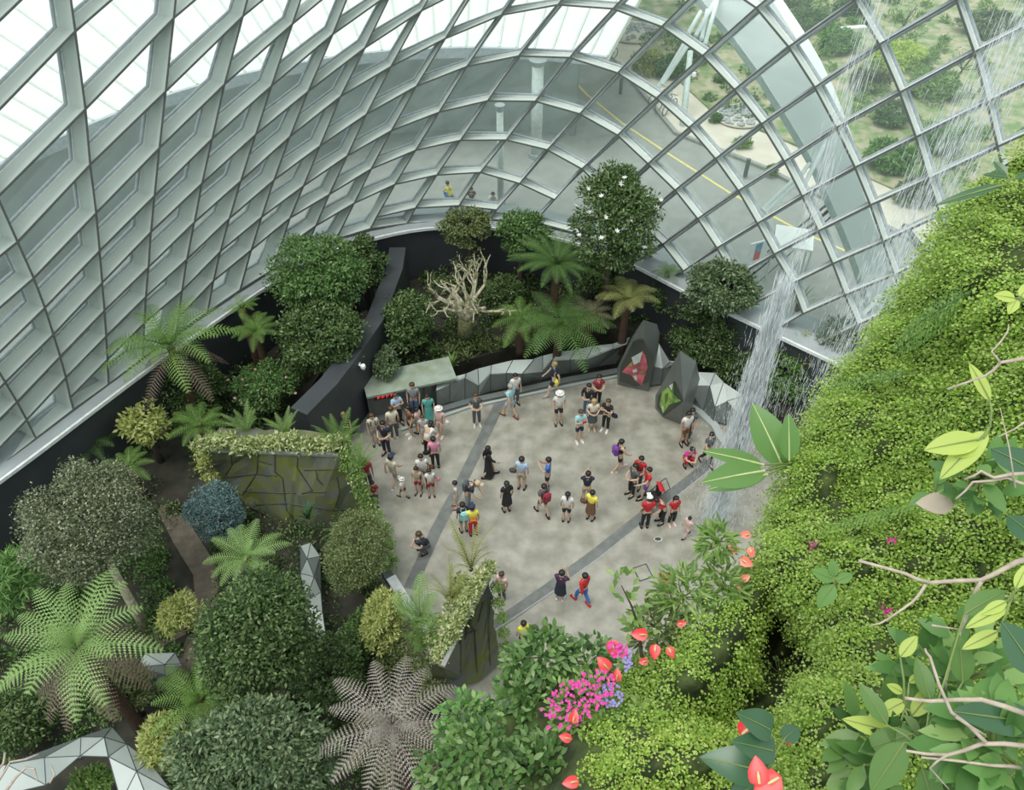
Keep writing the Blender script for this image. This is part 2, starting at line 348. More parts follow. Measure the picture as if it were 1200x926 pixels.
NODE_TXT = """-1 C,-70,480 D,-52,505 E,-36,527 F,-20,545 e,-6,552
0 Y,-130,240 Z,-95,300 A,-62,350 B,-32,388 C,-10,422 D,6,448 E,19.7,471 F,31,492 e,42,514
1 W,-60,-45 X,-40,62 Y,-22,150 Z,-3,231 A,20.4,283.5 B,39.3,326 C,52.4,360.7 D,62.3,392 E,70.3,418 F,77,442.5 G,82,466 e,86,480
2 W,62,-150 X,76,-50 Y,87.9,36.8 Z,99.9,128 A,105.4,193 B,112.5,249.6 C,116.5,294 D,119.5,331.4 E,122.2,364 F,124.2,394 G,125.8,421.3 e,127,450.6
3 X,223,-180 Y,213,-72 Z,203.5,21 A,194,107 B,186.6,173.4 C,180.8,229.5 D,176.6,272 E,173.7,313.3 F,170.7,347.7 G,169,378.6 e,167,420
4 Z,308,-68 A,284.5,19 B,263,98.7 C,248.5,162.5 D,236.5,215 E,227.6,260.4 F,218.7,304 G,213,341 H,209,372 e,206,391
5 A,370,-52 B,342.6,28 C,318.2,100.4 D,299.6,157.5 E,282,212 F,268.6,256 G,258,294.7 H,250,329 e,243,366
6 B,420,-36 C,390,40 D,361,107 E,339.7,160 F,320.8,211 G,306.3,254.6 H,294.2,293 e,281,340
7 B,496,-82 C,459,-9 D,427.6,56 E,399,113 F,374.9,171 G,355.6,217.8 H,339.7,255.4 I,326.4,295.6 e,319,316
8 C,534,-56 D,494,12.5 E,458.2,77.8 F,429.3,134 G,406.7,182.7 H,385.8,227.8 I,369.9,264.6 e,356,296
9 D,562,-22 E,522,45 F,487.9,101 G,458.6,153 H,435,197.8 I,415,238 e,394,280
10 D,634,-47 E,587.4,17.6 F,547.3,77.8 G,514.6,131.4 H,487,176 I,462.8,216 J,441,254.7 e,434,268
11 D,708,-60 E,654,5.5 F,608,65.5 G,571.5,118 H,539.7,164.3 I,512,205 J,487,243.8 e,477,262
12 D,776,-50 E,718.5,10.2 F,667.6,67.5 G,627.4,118.7 H,593.3,164 I,563,202 J,538,241 e,524,259
13 D,834,-27 E,775.7,31.3 F,724,85.5 G,679.5,133.4 H,641.5,175.5 I,609,215 J,582,246 e,574,257
14 C,957,-48 D,886.3,9.2 E,823.5,65.3 F,769.4,115 G,723.8,158.4 H,682,198 I,650,234 e,626,260
15 B,1086,-55 C,1001,1 D,924.3,54.9 E,860.8,105 F,807.6,149.5 G,759.5,191.9 H,717,232 e,678,274
16 A,1216,-48 B,1120.6,0 C,1030.3,52.2 D,954.9,102.4 E,892.5,145.3 F,838.6,186 G,791.2,222.8 H,748,259 e,716,288
17 A,1232,15 B,1141.7,61.2 C,1054.4,108.4 D,980,149.6 E,919.2,189.3 F,865.4,223.6 G,817.7,256.3 H,776.6,286.4 e,750,304
18 A,1245,76 B,1156.8,119.5 C,1073.5,160.7 D,1002,196.2 E,940.2,230 F,887.6,261.8 G,840.2,290.6 H,801,317.7 e,784,326
19 A,1257,132 B,1169,172 C,1088,210 D,1020,240.3 E,959,270.8 F,907.2,298 G,860,325 e,816,349
20 B,1180,219 C,1102,252 D,1034.9,283.4 E,976,309 F,928,332.7 G,882,357 e,851,370
21 B,1190,262 C,1114,292 D,1048,322.5 E,990.2,346 F,941,367.9 e,900,392
22 B,1199,300 C,1125,328 D,1060,357 E,1005,381 e,952,408"""
LV = "WXYZABCDEFGHIJ"
ND = {}; VL = {}
for line in NODE_TXT.splitlines():
    i, rest = line.split(' ', 1); i = int(i); VL[i] = []
    for tok in rest.split():
        k, x, y = tok.split(','); j = 99 if k == 'e' else LV.index(k)
        p = shell_hit(float(x), float(y))
        if p is None: continue
        ND[(i, j)] = p; VL[i].append(j)
def nrm(p):                        # outward normal of the shell
    k = np.argmin(((ring(p[2]) - p[:2]) ** 2).sum(1)); n = np.array([BN[k][0], BN[k][1], -0.1]); return n / np.linalg.norm(n)
def fdep(i): return 0.90 - 0.48 * min(1, max(0, (i - 7) / 8.0))
OUT = {k: p + nrm(p) * fdep(k[0]) for k, p in ND.items()}
trim_n = [8]; TH = 0.022
def fin(keys):
    mb = MB(); eb = MB()
    for a, b in zip(keys, keys[1:]):
        A0, B0, A1, B1 = ND[a], ND[b], OUT[a], OUT[b]
        t = B0 - A0; t = t / np.linalg.norm(t); side = np.cross(t, nrm(A0)); side /= np.linalg.norm(side); s = side * TH
        v = [A0 + s, A0 - s, B0 - s, B0 + s, A1 + s, A1 - s, B1 - s, B1 + s]
        mb.add(v, [(0, 1, 2, 3), (7, 6, 5, 4), (0, 3, 7, 4), (1, 5, 6, 2), (0, 4, 5, 1), (3, 2, 6, 7)])
        n0 = nrm(A0) * 0.03; e = side * (TH + 0.006)
        v = [A0 - n0 + e, A0 - n0 - e, B0 - n0 - e, B0 - n0 + e, A0 + n0 * .3 + e, A0 + n0 * .3 - e, B0 + n0 * .3 - e, B0 + n0 * .3 + e]
        eb.add(v, [(0, 1, 2, 3), (7, 6, 5, 4), (0, 3, 7, 4), (1, 5, 6, 2), (0, 4, 5, 1), (3, 2, 6, 7)])
    trim_n[0] += 1
    o = mb.build('trim_%d' % trim_n[0], M['steel']); tag(o, kind='structure')
    eb.build('edge_strip', M['edge'], o)
for i in VL: fin([(i, j) for j in VL[i]])
for j in range(len(LV)):
    run = []
    for i in range(-1, 23):
        if (i, j) in ND: run.append((i, j))
        else:
            if len(run) > 1: fin(run)
            run = []
    if len(run) > 1: fin(run)
fin([(i, 99) for i in range(-1, 23)])
win_n = [0]
def pane(keys):
    q = [OUT[k] for k in keys]; c = sum(q) / len(q); n = nrm(c)
    win_n[0] += 1
    g = [c + (p - c) * 0.985 for p in q]; k = len(g)
    v = [p for p in g] + [p + n * 0.02 for p in g]
    f = [tuple(range(k)), tuple(range(k, 2 * k))[::-1]] + [(i, (i + 1) % k, k + (i + 1) % k, k + i) for i in range(k)]
    o = meshobj('window_%d' % win_n[0], v, f, M['glass']); tag(o, kind='structure')
    def ringm(w0, w1, lo, hi, nm, m):
        mb = MB(); vv = []
        for i in range(k):
            p, a, b = g[i], g[i - 1], g[(i + 1) % k]
            ta = (a - p) / np.linalg.norm(a - p); tb = (b - p) / np.linalg.norm(b - p); sn = max(0.3, np.linalg.norm(np.cross(ta, tb)))
            d = (ta + tb) / sn
            vv.append([p + d * w0 - n * lo, p + d * w1 - n * lo, p + d * w1 + n * hi, p + d * w0 + n * hi])
        V = [x for r_ in vv for x in r_]; Fc = []
        for i in range(k):
            for e in range(4): a = i * 4 + e; b = i * 4 + (e + 1) % 4; c2 = ((i + 1) % k) * 4; Fc.append((a, b, c2 + (e + 1) % 4, c2 + e))
        meshobj(nm, V, Fc, m, o)
    ringm(0.0, 0.09, 0.08, 0.03, 'frame', M['frame']); ringm(0.0, 0.035, 0.13, -0.10, 'bead', M['bead'])
for i in range(-1, 22):
    js = [j for j in VL[i] if j in VL[i + 1] and j != 99]
    for a, b in zip(js, js[1:]):
        if b == a + 1: pane([(i, a), (i + 1, a), (i + 1, b), (i, b)])
    if js:
        jl = js[-1]; A = [(i, j) for j in VL[i] if j > jl]; B = [(i + 1, j) for j in VL[i + 1] if j > jl]
        pane([(i, jl), (i + 1, jl)] + B + A[::-1])
# plinth, rail and dark perimeter wall under the shell
def ringwall(o0, o1, z0, z1, name, m, a=8, b=None):
    r0 = BC + BN * o0; r1 = BC + BN * o1; r0 = r0[a:b]; r1 = r1[a:b]; n = len(r0); v = []; f = []
    for p, q in zip(r0, r1): v += [(p[0], p[1], z0), (p[0], p[1], z1), (q[0], q[1], z1), (q[0], q[1], z0)]
    for i in range(n - 1):
        for k in range(4): x = i * 4 + k; y = i * 4 + (k + 1) % 4; f.append((x, y, y + 4, x + 4))
    f += [(3, 2, 1, 0), (4 * n - 4, 4 * n - 3, 4 * n - 2, 4 * n - 1)]
    o = meshobj(name, v, f, m); tag(o, kind='structure'); return o
ringwall(-0.45, 1.3, 3.22, 3.42, 'trim_ledge', M['ledge'])
ringwall(-0.55, -0.45, 3.28, 3.40, 'trim_rail', M['rail'])
ringwall(-0.40, 0.6, -0.3, 3.22, 'wall_perimeter', M['darkwall'])

# ---------------- outside: ground, road, kerb, line, beds
ZE = 1.0
ring_o = BC + BN * 0.9
outer = [(p[0], p[1]) for p in ring_o]
big = [(75, -25), (75, 130), (-90, 130), (-90, -25)]
xs = outer + big
v = [(x, y, ZE) for x, y in outer] ; nO = len(outer)
far = [(x + n[0] * 90, y + n[1] * 90, ZE) for (x, y), n in zip(outer, BN)]
eo = meshobj('ground_outside', v + far, [(i + 1, i, nO + i, nO + i + 1) for i in range(nO - 1)], M['asphalt']); tag(eo, kind='structure')
def exprism(px, z, name, m, th=0.02):
    p = [atz(x, y, z)[:2] for x, y in px]; o = prism(p, ZE - 0.05, z, name, m); tag(o, kind='structure'); return o
exprism([(622, 5), (650, 22), (690, 42), (724, 72), (792, 154), (897, 195), (929, 212), (1062, 275), (1150, 330), (1400, 400), (1400, 330), (1200, 260), (1085, 240), (940, 175), (830, 128), (760, 62), (716, 20), (690, -15), (600, -10)], ZE + 0.12, 'floor_sidewalk', M['paving'])
exprism([(716, 22), (760, 60), (830, 126), (940, 172), (1085, 238), (1200, 258), (1500, 340), (1500, -160), (600, -250), (560, -60), (690, -10)], ZE + 0.2, 'ground_planted', M['extsoil'])
strip([(640, 58), (687, 110), (729, 144), (780, 178), (854, 225), (942, 273), (1010, 302), (1120, 345)], 0.14, ZE + 0.012, 0.01, 'trim_roadline', M['yellow'])
strip([(724, 72), (792, 154), (897, 195), (929, 212), (1062, 275), (1150, 330)], 0.25, ZE + 0.17, 0.15, 'trim_kerb', M['bandedge'])
strip([(1060, 262), (1090, 300)], 0.2, ZE + 0.3, 0.25, 'trim_kerb', M['bollard'])
# ================================================================== OUTSIDE THE GLASS
# canopy roof beyond the glass, on columns
can = empty('canopy_roof', atz(628, 180, ZE))
tag(can, 'white ribbed canopy roof outside the glass at the upper left', 'roof')
cin = BC + BN * 10.5; cout = BC + BN * 34
k0 = 0; k1 = int(np.argmin(((cin - atz(700, 34, 6.6)[:2]) ** 2).sum(1))) + 1
zr0, zr1 = 6.3, 8.4
v = []; f = []
for k in range(k0, k1 + 1):
    a = cin[k]; b = cout[k]
    v += [(a[0], a[1], zr0 + 0.35), (b[0], b[1], zr1), (b[0], b[1], zr1 - 0.3), (a[0], a[1], zr0)]
n = k1 - k0 + 1
for i in range(n - 1):
    for e in range(4): x = i * 4 + e; y = i * 4 + (e + 1) % 4; f.append((x, x + 4, y + 4, y))
f += [(0, 1, 2, 3), tuple(4 * n - 4 + e for e in (3, 2, 1, 0))]
cl = np.array(tuple(can.location))
meshobj('roof_sheet', [np.array(p) - cl for p in v], f, M['roof'], can)
mb = MB()
for k in range(k0, k1 + 1):
    for h in (0.0,):
        a = cin[k] * (1 - h) + cin[min(k + 1, k1)] * h; b = cout[k] * (1 - h) + cout[min(k + 1, k1)] * h
        mb.beam(np.array([a[0], a[1], zr0 + .39]) - cl, np.array([b[0], b[1], zr1 + .04]) - cl, 0.10, 0.08)
mb.build('seams', M['rib'], can)
mb = MB()
for k in range(k0, k1): 
    a = cin[k] + BN[k] * -0.12; b = cin[k + 1] + BN[k + 1] * -0.12
    mb.beam(np.array([a[0], a[1], zr0 + .16]) - cl, np.array([b[0], b[1], zr0 + .16]) - cl, 0.2, 0.5)
mb.build('gutter', M['frame'], can)
gal = BC + BN * 13.0
wall_v = []; wall_f = []
ks = list(range(0, k1 - 1))
for k in ks: p = gal[k]; q = gal[k] + BN[k] * 0.4; wall_v += [(p[0], p[1], ZE), (p[0], p[1], zr0), (q[0], q[1], zr0), (q[0], q[1], ZE)]
for i in range(len(ks) - 1):
    for e in range(4): x = i * 4 + e; y = i * 4 + (e + 1) % 4; wall_f.append((x, y, y + 4, x + 4))
go = meshobj('wall_gallery', wall_v, wall_f, M['gallery']); tag(go, kind='structure')
mb = MB()
for k in ks[:-1]:
    for h in (0, 0.5):
        p = gal[k] * (1 - h) + gal[k + 1] * h - BN[k] * 0.08; mb.beam((p[0], p[1], ZE), (p[0], p[1], zr0), 0.12, 0.12)
o = mb.build('trim_mullions', M['column']); tag(o, kind='structure')
for i, (px, py, lab) in enumerate([(628, 184, 'round pale column outside the glass, right one of the pair'), (587, 242, 'slim pale column outside the glass, left one of the pair')]):
    p = atz(px, py, ZE); c = empty('round_column', p); tag(c, lab, 'column')
    r_ = 0.30 if i == 0 else 0.16
    MB().lathe([(r_, 0.25), (r_, zr0 - ZE - 0.3)], 20).build('shaft', M['column'], c, True)
    MB().lathe([(r_ * 1.35, 0), (r_ * 1.35, 0.25)], 20).build('base', M['ledge'], c)
    MB().lathe([(r_, zr0 - ZE - 0.3), (r_ * 1.5, zr0 - ZE)], 20).build('capital', M['ledge'], c)

# exterior white arch with its struts
def shell_out(px, py, o):
    return shell_hit(px, py, o)
archL = [(792, -40), (822, 0), (855, 38), (889, 84), (914, 124), (936, 160), (956, 195), (972, 233), (988, 268), (1001, 300), (1013, 335), (1024, 370), (1034, 402)]
archR = [(884, -40), (906, 2), (930, 40), (950, 75), (968, 111), (983, 150), (999, 192), (1011, 223), (1021, 252), (1034, 286), (1045, 320), (1055, 357), (1064, 392)]
arch = empty('white_arch', (0, 0, 0)); tag(arch, 'broad white steel arch curving outside the glass at the right', 'arch')
v = []; f = []
for (a, b), (c, d) in zip(archL, archR):
    P = shell_out(a, b, 2.2); Q = shell_out(c, d, 2.2); n = nrm(P)
    v += [P, Q, Q + n * 0.7, P + n * 0.7]
for i in range(len(archL) - 1):
    for e in range(4): x = i * 4 + e; y = i * 4 + (e + 1) % 4; f.append((x, x + 4, y + 4, y))
f += [(0, 1, 2, 3), tuple(len(v) - 4 + e for e in (3, 2, 1, 0))]
meshobj('box_girder', v, f, M['white'], arch)
v2 = []
for (a, b), (c, d) in zip(archL, archR):
    P = shell_out(a - 7, b + 3, 2.3); Q = shell_out(a, b, 2.18); n = nrm(P); v2 += [P, Q, Q + n * 0.15, P + n * 0.15]
meshobj('flange', v2, f, M['column'], arch)
def strut(pts, lab):
    o = empty('strut_frame', shell_out(*pts[0][0], 2.0)); l0 = np.array(tuple(o.location)); tag(o, lab, 'strut', 'white struts between the arch and the glass')
    for a, b in pts:
        MB().tube([shell_out(*a, 2.1) - l0, shell_out(*b, 0.75) - l0], 0.075, 8).build('rod', M['white'], o)
strut([((843, -8), (826, 52)), ((843, -8), (815, 42)), ((829, 12), (822, 46)), ((821, 14), (806, 40))], 'group of four white rods under the top of the arch')
strut([((806, 44), (771, 103)), ((808, 50), (776, 99))], 'pair of white rods above the yellow shrub outside')
strut([((966, 170), (942, 218)), ((948, 192), (934, 212))], 'short white rods where the arch passes the road edge')
strut([((929, 212), (893, 246)), ((932, 216), (896, 249))], 'long pair of white rods crossing the road below the arch')
strut([((1033, 345), (1008, 372)), ((1012, 352), (995, 372))], 'white rods at the foot of the arch by the mountain')
# sloping white exterior post behind the tile of bushes
pp = empty('leaning_post', atz(800, 150, ZE)); tag(pp, 'grey leaning post with small spotlight outside beside the arch', 'post')
l0 = np.array(tuple(pp.location)); MB().tube([(0, 0, 0), (atz(809, 60, 4.2) - l0)], [0.2, 0.16], 12).build('shaft', M['column'], pp, True)
q_ = atz(813, 88, 3.2) - l0; MB().lathe([(0.06, -0.1), (0.14, -0.02), (0.12, 0.14)], 10, q_).build('spotlight', M['white'], pp)
for px, py, lab in [(727, 110, 'dark bollard on the sidewalk near the bicycles, upper one'), (873, 207, 'dark bollard on the sidewalk left of the arch')]:
    p = atz(px, py, ZE + 0.12); b = empty('bollard', p); tag(b, lab, 'bollard', 'dark bollards on the sidewalk')
    MB().lathe([(0.11, 0), (0.11, 0.95)], 12).build('post', M['bollard'], b); MB().lathe([(0.12, 0.95), (0.12, 1.0), (0.06, 1.03)], 12).build('cap', M['edge'], b)
# bicycles parked outside
def bicycle(p, rz, lab):
    b = empty('bicycle', p, rz); tag(b, lab, 'bicycle', 'bicycles parked by the kerb')
    for x in (-0.5, 0.5):
        t = [(x + 0.32 * math.cos(a), 0, 0.34 + 0.32 * math.sin(a)) for a in np.linspace(0, 2 * math.pi, 17)]
        MB().tube(t, 0.03, 5, False).build('wheel', M['bollard'], b)
    m_ = MB(); 
    for a, c in [((-.5, 0, .34), (0, 0, .36)), ((0, 0, .36), (-.15, 0, .82)), ((-.5, 0, .34), (-.15, 0, .8)), ((0, 0, .36), (.4, 0, .8)), ((-.14, 0, .78), (.4, 0, .8)), ((.5, 0, .34), (.38, 0, .95))]: m_.tube([a, c], 0.03, 5)
    m_.build('frame', M['white'], b); MB().tube([(.33, -.25, .98), (.38, 0, .95), (.33, .25, .98)], .02, 5).build('handlebar', M['bollard'], b)
    MB().box((-.16, 0, .86), (.13, .07, .03)).build('saddle', M['bollard'], b)
for i, (px, py) in enumerate([(697, 60), (703, 64), (709, 68), (714, 71)]): bicycle(atz(px, py, ZE + .12), 0.5 + i * .1, 'bicycle by the kerb below the upper stone circle, %s from the left' % ['first', 'second', 'third', 'fourth'][i])
for i, (px, py) in enumerate([(770, 121), (777, 127), (784, 132)]): bicycle(atz(px, py, ZE + .12), 0.7 + i * .1, 'bicycle by the kerb under the yellow shrub, %s from the left' % ['first', 'second', 'third'][i])
# white canopy tent and small banner by the road
tn = empty('canopy_tent', atz(918, 322, ZE), .5); tag(tn, 'small white canopy tent outside, just behind the top of the waterfall', 'tent')
MB().lathe([(1.15, 1.9), (1.15, 2.0), (.1, 2.45)], 4).build('canopy', M['white'], tn)
for a in range(4): MB().tube([(1.1 * math.cos(a * math.pi / 2), 1.1 * math.sin(a * math.pi / 2), 0), (1.1 * math.cos(a * math.pi / 2), 1.1 * math.sin(a * math.pi / 2), 1.95)], .04, 6).build('leg', M['column'], tn)
bnr = empty('banner', atz(884, 312, ZE), .4); tag(bnr, 'white board with a red and blue panel outside left of the tent', 'banner')
MB().box((0, 0, .8), (.5, .03, .55)).build('board', M['white'], bnr); MB().tube([(-.45, 0, 0), (-.45, 0, .5)], .03, 6).tube([(.45, 0, 0), (.45, 0, .5)], .03, 6).build('legs', M['column'], bnr)
MB().box((-.05, -.04, 1.08), (.16, .012, .20)).build('blue_panel', mat('banner_blue', (.15, .40, .60), .5), bnr); MB().box((-.05, -.04, .62), (.16, .012, .22)).build('red_panel', mat('banner_red', (.75, .12, .14), .5), bnr)
# stone circles outside
M['pebble'] = mat('pebble', (0.55, 0.57, 0.60), 0.8, col2=(0.22, 0.24, 0.26), scale=3)
for px, py, r_, n, lab in [(742, 38, 1.7, 140, 'round bed of grey stones outside near the bicycles'), (866, 137, 1.25, 110, 'round bed of grey stones outside left of the arch')]:
    p = atz(px, py, ZE + .2); o = empty('stone_bed', p); tag(o, lab, 'stone bed')
    MB().lathe([(r_ * 1.12, 0), (r_ * 1.12, .08)], 28).build('sand_ring', M['paving'], o)
    sm = None
    for k in range(min(n, 98)):
        a = rnd.uniform(0, 6.28); q = r_ * math.sqrt(rnd.random()); s_ = rnd.uniform(.09, .20)
        if sm is None: g = MB().lathe([(.6, 0), (1, .4), (.5, .8)], 6).build('stone', M['pebble'], o); sm = g.data
        else: g = link(bpy.data.objects.new('stone', sm), o)
        g.location = (q * math.cos(a), q * math.sin(a), .08); g.scale = (s_ * rnd.uniform(.7, 1.3), s_, s_); g.rotation_euler = (0, 0, a)

# ================================================================== METALWORK ROUND THE PLAZA
def cast(P, tris_px): pass
def run_panels(name, lab, panels):
    o = empty(name, atz(*panels[0][0], 0.1)); l0 = np.array(tuple(o.location)); tag(o, lab, 'balustrade')
    return o, l0
def facet_wall(lab, cols, zb_=0.12):
    """cols: bottom px, front-top px (z), back-top px (z); between columns two triangles per face"""
    o = empty('faceted_balustrade', atz(*cols[0][0], zb_)); l0 = np.array(tuple(o.location)); tag(o, lab, 'balustrade')
    P = [[atz(*c[0], zb_) - l0, atz(*c[1], c[2]) - l0, atz(*c[3], c[4]) - l0] for c in cols]
    for i in range(len(P) - 1):
        (a0, a1, a2), (b0, b1, b2) = P[i], P[i + 1]
        for q, nm, m in (((a0, b0, b1, a1), 'front_panel', M['facetD']), ((a1, b1, b2, a2), 'cap_panel', M['facetL'])):  # one metal: shade painted into upright fronts, brightness into up-tilted caps
            c = sum(q) / 4; q = [c + (p - c) * 0.985 for p in q]; n = np.cross(q[1] - q[0], q[3] - q[0]); n = n / (np.linalg.norm(n) + 1e-9) * -0.05
            s = 1 if i % 2 else 0
            tr = [(0, 1, 2), (0, 2, 3)] if s else [(0, 1, 3), (1, 2, 3)]
            v = q + [p + n for p in q]; f = tr + [tuple(4 + k for k in t[::-1]) for t in tr] + [((k + 1) % 4, k, 4 + k, 4 + (k + 1) % 4) for k in range(4)]
            meshobj(nm, v, f, m, o)
        mb = MB().tube([a0, a1, a2], 0.018, 4); mb.build('seam', M['seam'], o)
    return o
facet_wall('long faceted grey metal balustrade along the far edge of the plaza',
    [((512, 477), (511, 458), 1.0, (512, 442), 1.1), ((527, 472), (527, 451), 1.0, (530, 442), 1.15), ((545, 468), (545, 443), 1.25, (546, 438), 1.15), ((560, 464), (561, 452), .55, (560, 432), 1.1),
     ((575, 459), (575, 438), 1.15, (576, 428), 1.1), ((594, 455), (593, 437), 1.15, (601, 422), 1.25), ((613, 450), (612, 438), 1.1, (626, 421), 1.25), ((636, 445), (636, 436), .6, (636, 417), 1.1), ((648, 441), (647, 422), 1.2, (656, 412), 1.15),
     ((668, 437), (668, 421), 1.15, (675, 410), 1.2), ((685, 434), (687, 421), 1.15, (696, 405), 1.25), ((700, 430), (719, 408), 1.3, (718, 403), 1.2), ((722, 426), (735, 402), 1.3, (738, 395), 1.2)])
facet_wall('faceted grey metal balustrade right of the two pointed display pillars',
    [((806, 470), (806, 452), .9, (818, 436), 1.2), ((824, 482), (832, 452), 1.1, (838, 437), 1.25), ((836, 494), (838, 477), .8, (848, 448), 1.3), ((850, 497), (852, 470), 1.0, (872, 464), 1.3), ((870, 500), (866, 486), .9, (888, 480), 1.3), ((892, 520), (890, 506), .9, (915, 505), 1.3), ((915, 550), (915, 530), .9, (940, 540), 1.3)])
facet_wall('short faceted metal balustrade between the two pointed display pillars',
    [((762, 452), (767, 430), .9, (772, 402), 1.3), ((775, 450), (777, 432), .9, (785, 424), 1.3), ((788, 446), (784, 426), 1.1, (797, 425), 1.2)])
# low stepped plinth in front of the balustrade and glass rail
strip([(500, 484), (548, 470), (613, 456), (668, 444), (730, 433)], 0.28, 0.12, 0.12, 'trim_plinth', M['facetD'])
strip([(812, 474), (838, 498), (845, 512), (872, 545)], 0.3, 0.15, 0.15, 'trim_plinth', M['facetL'])
# ground-level terrace at the lower left: faceted metal planters
def facet_patch(name, lab, pts, tris, cat, dark=(), th=0.06):
    P = {k: atz(*v_) for k, v_ in pts.items()}; c0 = sum(P.values()) / len(P); zmin = min(p[2] for p in P.values())
    o = empty(name, (c0[0], c0[1], zmin)); l0 = np.array(tuple(o.location)); tag(o, lab, cat)
    for t in tris:
        q = [P[k] - l0 for k in t]; c = sum(q) / len(q); q = [c + (p - c) * .975 for p in q]
        n = np.cross(q[1] - q[0], q[2] - q[0]); n /= np.linalg.norm(n) + 1e-9
        if n[2] < 0: n = -n; q = q[::-1]
        k = len(q); v = q + [p - n * th for p in q]; f = [tuple(range(k)), tuple(range(k, 2 * k))[::-1]] + [((i + 1) % k, i, k + i, k + (i + 1) % k) for i in range(k)]
        meshobj('panel', v, f, M['facetD'] if t in dark else M['facetL'], o)  # dark facets are the same metal with shade put into the colour
    e = set()
    for t in tris:
        for i in range(len(t)): e.add(frozenset((t[i], t[(i + 1) % len(t)])))
    mb = MB()
    for s_ in e: a, b = tuple(s_); mb.tube([P[a] - l0, P[b] - l0], 0.012, 4)
    mb.build('seams', M['seam'], o)
    return o
facet_patch('faceted_roof', 'faceted grey metal roof ridge at the bottom left corner', {
    'a': (-10, 935, 2.6), 'b': (8, 896, 2.9), 'c': (95, 864, 3.3), 'd': (131, 852, 3.5), 'e': (52, 888, 3.4), 'f': (94, 886, 3.7), 'g': (122, 864, 3.9), 'h': (127, 887, 3.6), 'i': (148, 872, 3.3), 'j': (160, 904, 3.4), 'k': (200, 926, 3.0), 'l': (142, 940, 3.2), 'm': (178, 950, 3.1), 'n': (54, 920, 2.8), 'o': (175, 893, 3.1), 'p': (215, 950, 2.8), 'q': (-30, 905, 2.6)},
    [('q', 'b', 'a'), ('b', 'c', 'e'), ('c', 'd', 'g'), ('c', 'g', 'f'), ('c', 'f', 'e'), ('e', 'f', 'n'), ('b', 'e', 'n'), ('b', 'n', 'a'), ('f', 'g', 'h'), ('g', 'd', 'i'), ('g', 'i', 'h'), ('h', 'i', 'j'), ('i', 'o', 'j'), ('j', 'o', 'k'), ('h', 'j', 'l'), ('j', 'm', 'l'), ('j', 'k', 'm'), ('k', 'p', 'm')], 'roof', dark=[('b', 'c', 'e'), ('c', 'd', 'g')])
facet_patch('faceted_planter_edge', 'small faceted metal planter edge beside the brown path', {
    'a': (160, 782, .9), 'b': (170, 766, 1.2), 'c': (205, 765, 1.2), 'd': (193, 779, 1.5), 'e': (194, 791, 1.0), 'f': (212, 778, 1.0), 'g': (158, 800, .5), 'h': (190, 805, .5)},
    [('a', 'b', 'd'), ('b', 'c', 'd'), ('c', 'f', 'd'), ('d', 'f', 'e'), ('a', 'd', 'e'), ('a', 'e', 'h'), ('a', 'h', 'g')], 'planter', dark=[('a', 'e', 'h'), ('a', 'h', 'g')])
facet_patch('faceted_planter_edge', 'narrow faceted metal planter edge behind the big dark glossy tree', {
    'a': (352, 640, 1.0), 'b': (364, 636, 1.0), 'c': (375, 652, 1.1), 'd': (360, 655, 1.4), 'e': (352, 672, 1.0), 'f': (368, 676, 1.4), 'g': (376, 694, 1.1), 'h': (358, 705, 1.4), 'i': (378, 718, 1.3), 'j': (362, 738, 1.1), 'k': (382, 745, 1.1), 'l': (374, 764, 1.2), 'm': (392, 770, 1.0)},
    [('a', 'b', 'd'), ('b', 'c', 'd'), ('a', 'd', 'e'), ('d', 'c', 'f'), ('d', 'f', 'e'), ('c', 'g', 'f'), ('e', 'f', 'h'), ('f', 'g', 'h'), ('g', 'i', 'h'), ('h', 'i', 'j'), ('i', 'k', 'j'), ('j', 'k', 'l'), ('k', 'm', 'l')], 'planter', dark=[('d', 'c', 'f'), ('c', 'g', 'f'), ('a', 'd', 'e')])
# pointed display pillars
def crystal(lab, pts, face, pic, cols, extra=None):
    P = {k: atz(*v_) for k, v_ in pts.items()}; c0 = sum(P.values()) / len(P)
    for k, (x, y) in (extra or {}).items():
        a, b, c = [P[q] for q in face]; n = np.cross(b - a, c - a); r = ray(x, y); P[k] = O + r * (np.dot(a - O, n) / np.dot(r, n))
    o = empty('display_pillar', (c0[0], c0[1], 0)); l0 = np.array(tuple(o.location)); tag(o, lab, 'display pillar')
    bm = bmesh.new()
    for p in P.values(): bm.verts.new(tuple(p - l0))
    # back points so the body has its depth
    bmesh.ops.convex_hull(bm, input=bm.verts[:]); me = bpy.data.meshes.new('cladding'); bm.to_mesh(me); bm.free(); me.materials.append(M['crystal'])
    link(bpy.data.objects.new('cladding', me), o)
    a, b, c = [P[k] for k in face]; n = np.cross(b - a, c - a); n /= np.linalg.norm(n)
    if np.dot(n, O - a) < 0: n = -n
    def onf(x, y, off): r = ray(x, y); return O + r * (np.dot(a + n * off - O, n) / np.dot(r, n)) - l0
    def sheet(poly, off, nm, m, par):
        q = [onf(x, y, off) for x, y in poly]; k = len(q); qq = [onf(x, y, off - .03) for x, y in poly]
        return meshobj(nm, q + qq, [tuple(range(k)), tuple(range(k, 2 * k))[::-1]] + [(i, (i + 1) % k, k + (i + 1) % k, k + i) for i in range(k)], m, par)
    sheet(pic[0], 0.045, 'screen', M['crystaldark'], o)
    pn = sheet(pic[1], 0.06, 'picture', cols, o)
    return o, onf, sheet
M['picred'] = mat('flower_picture', (0.78, 0.16, 0.22), 0.4, col2=(0.35, 0.07, 0.09), scale=2.2, detail=1)
M['picgreen'] = mat('leaf_picture', (0.30, 0.52, 0.08), 0.4, col2=(0.05, 0.13, 0.03), scale=2.5, detail=2)
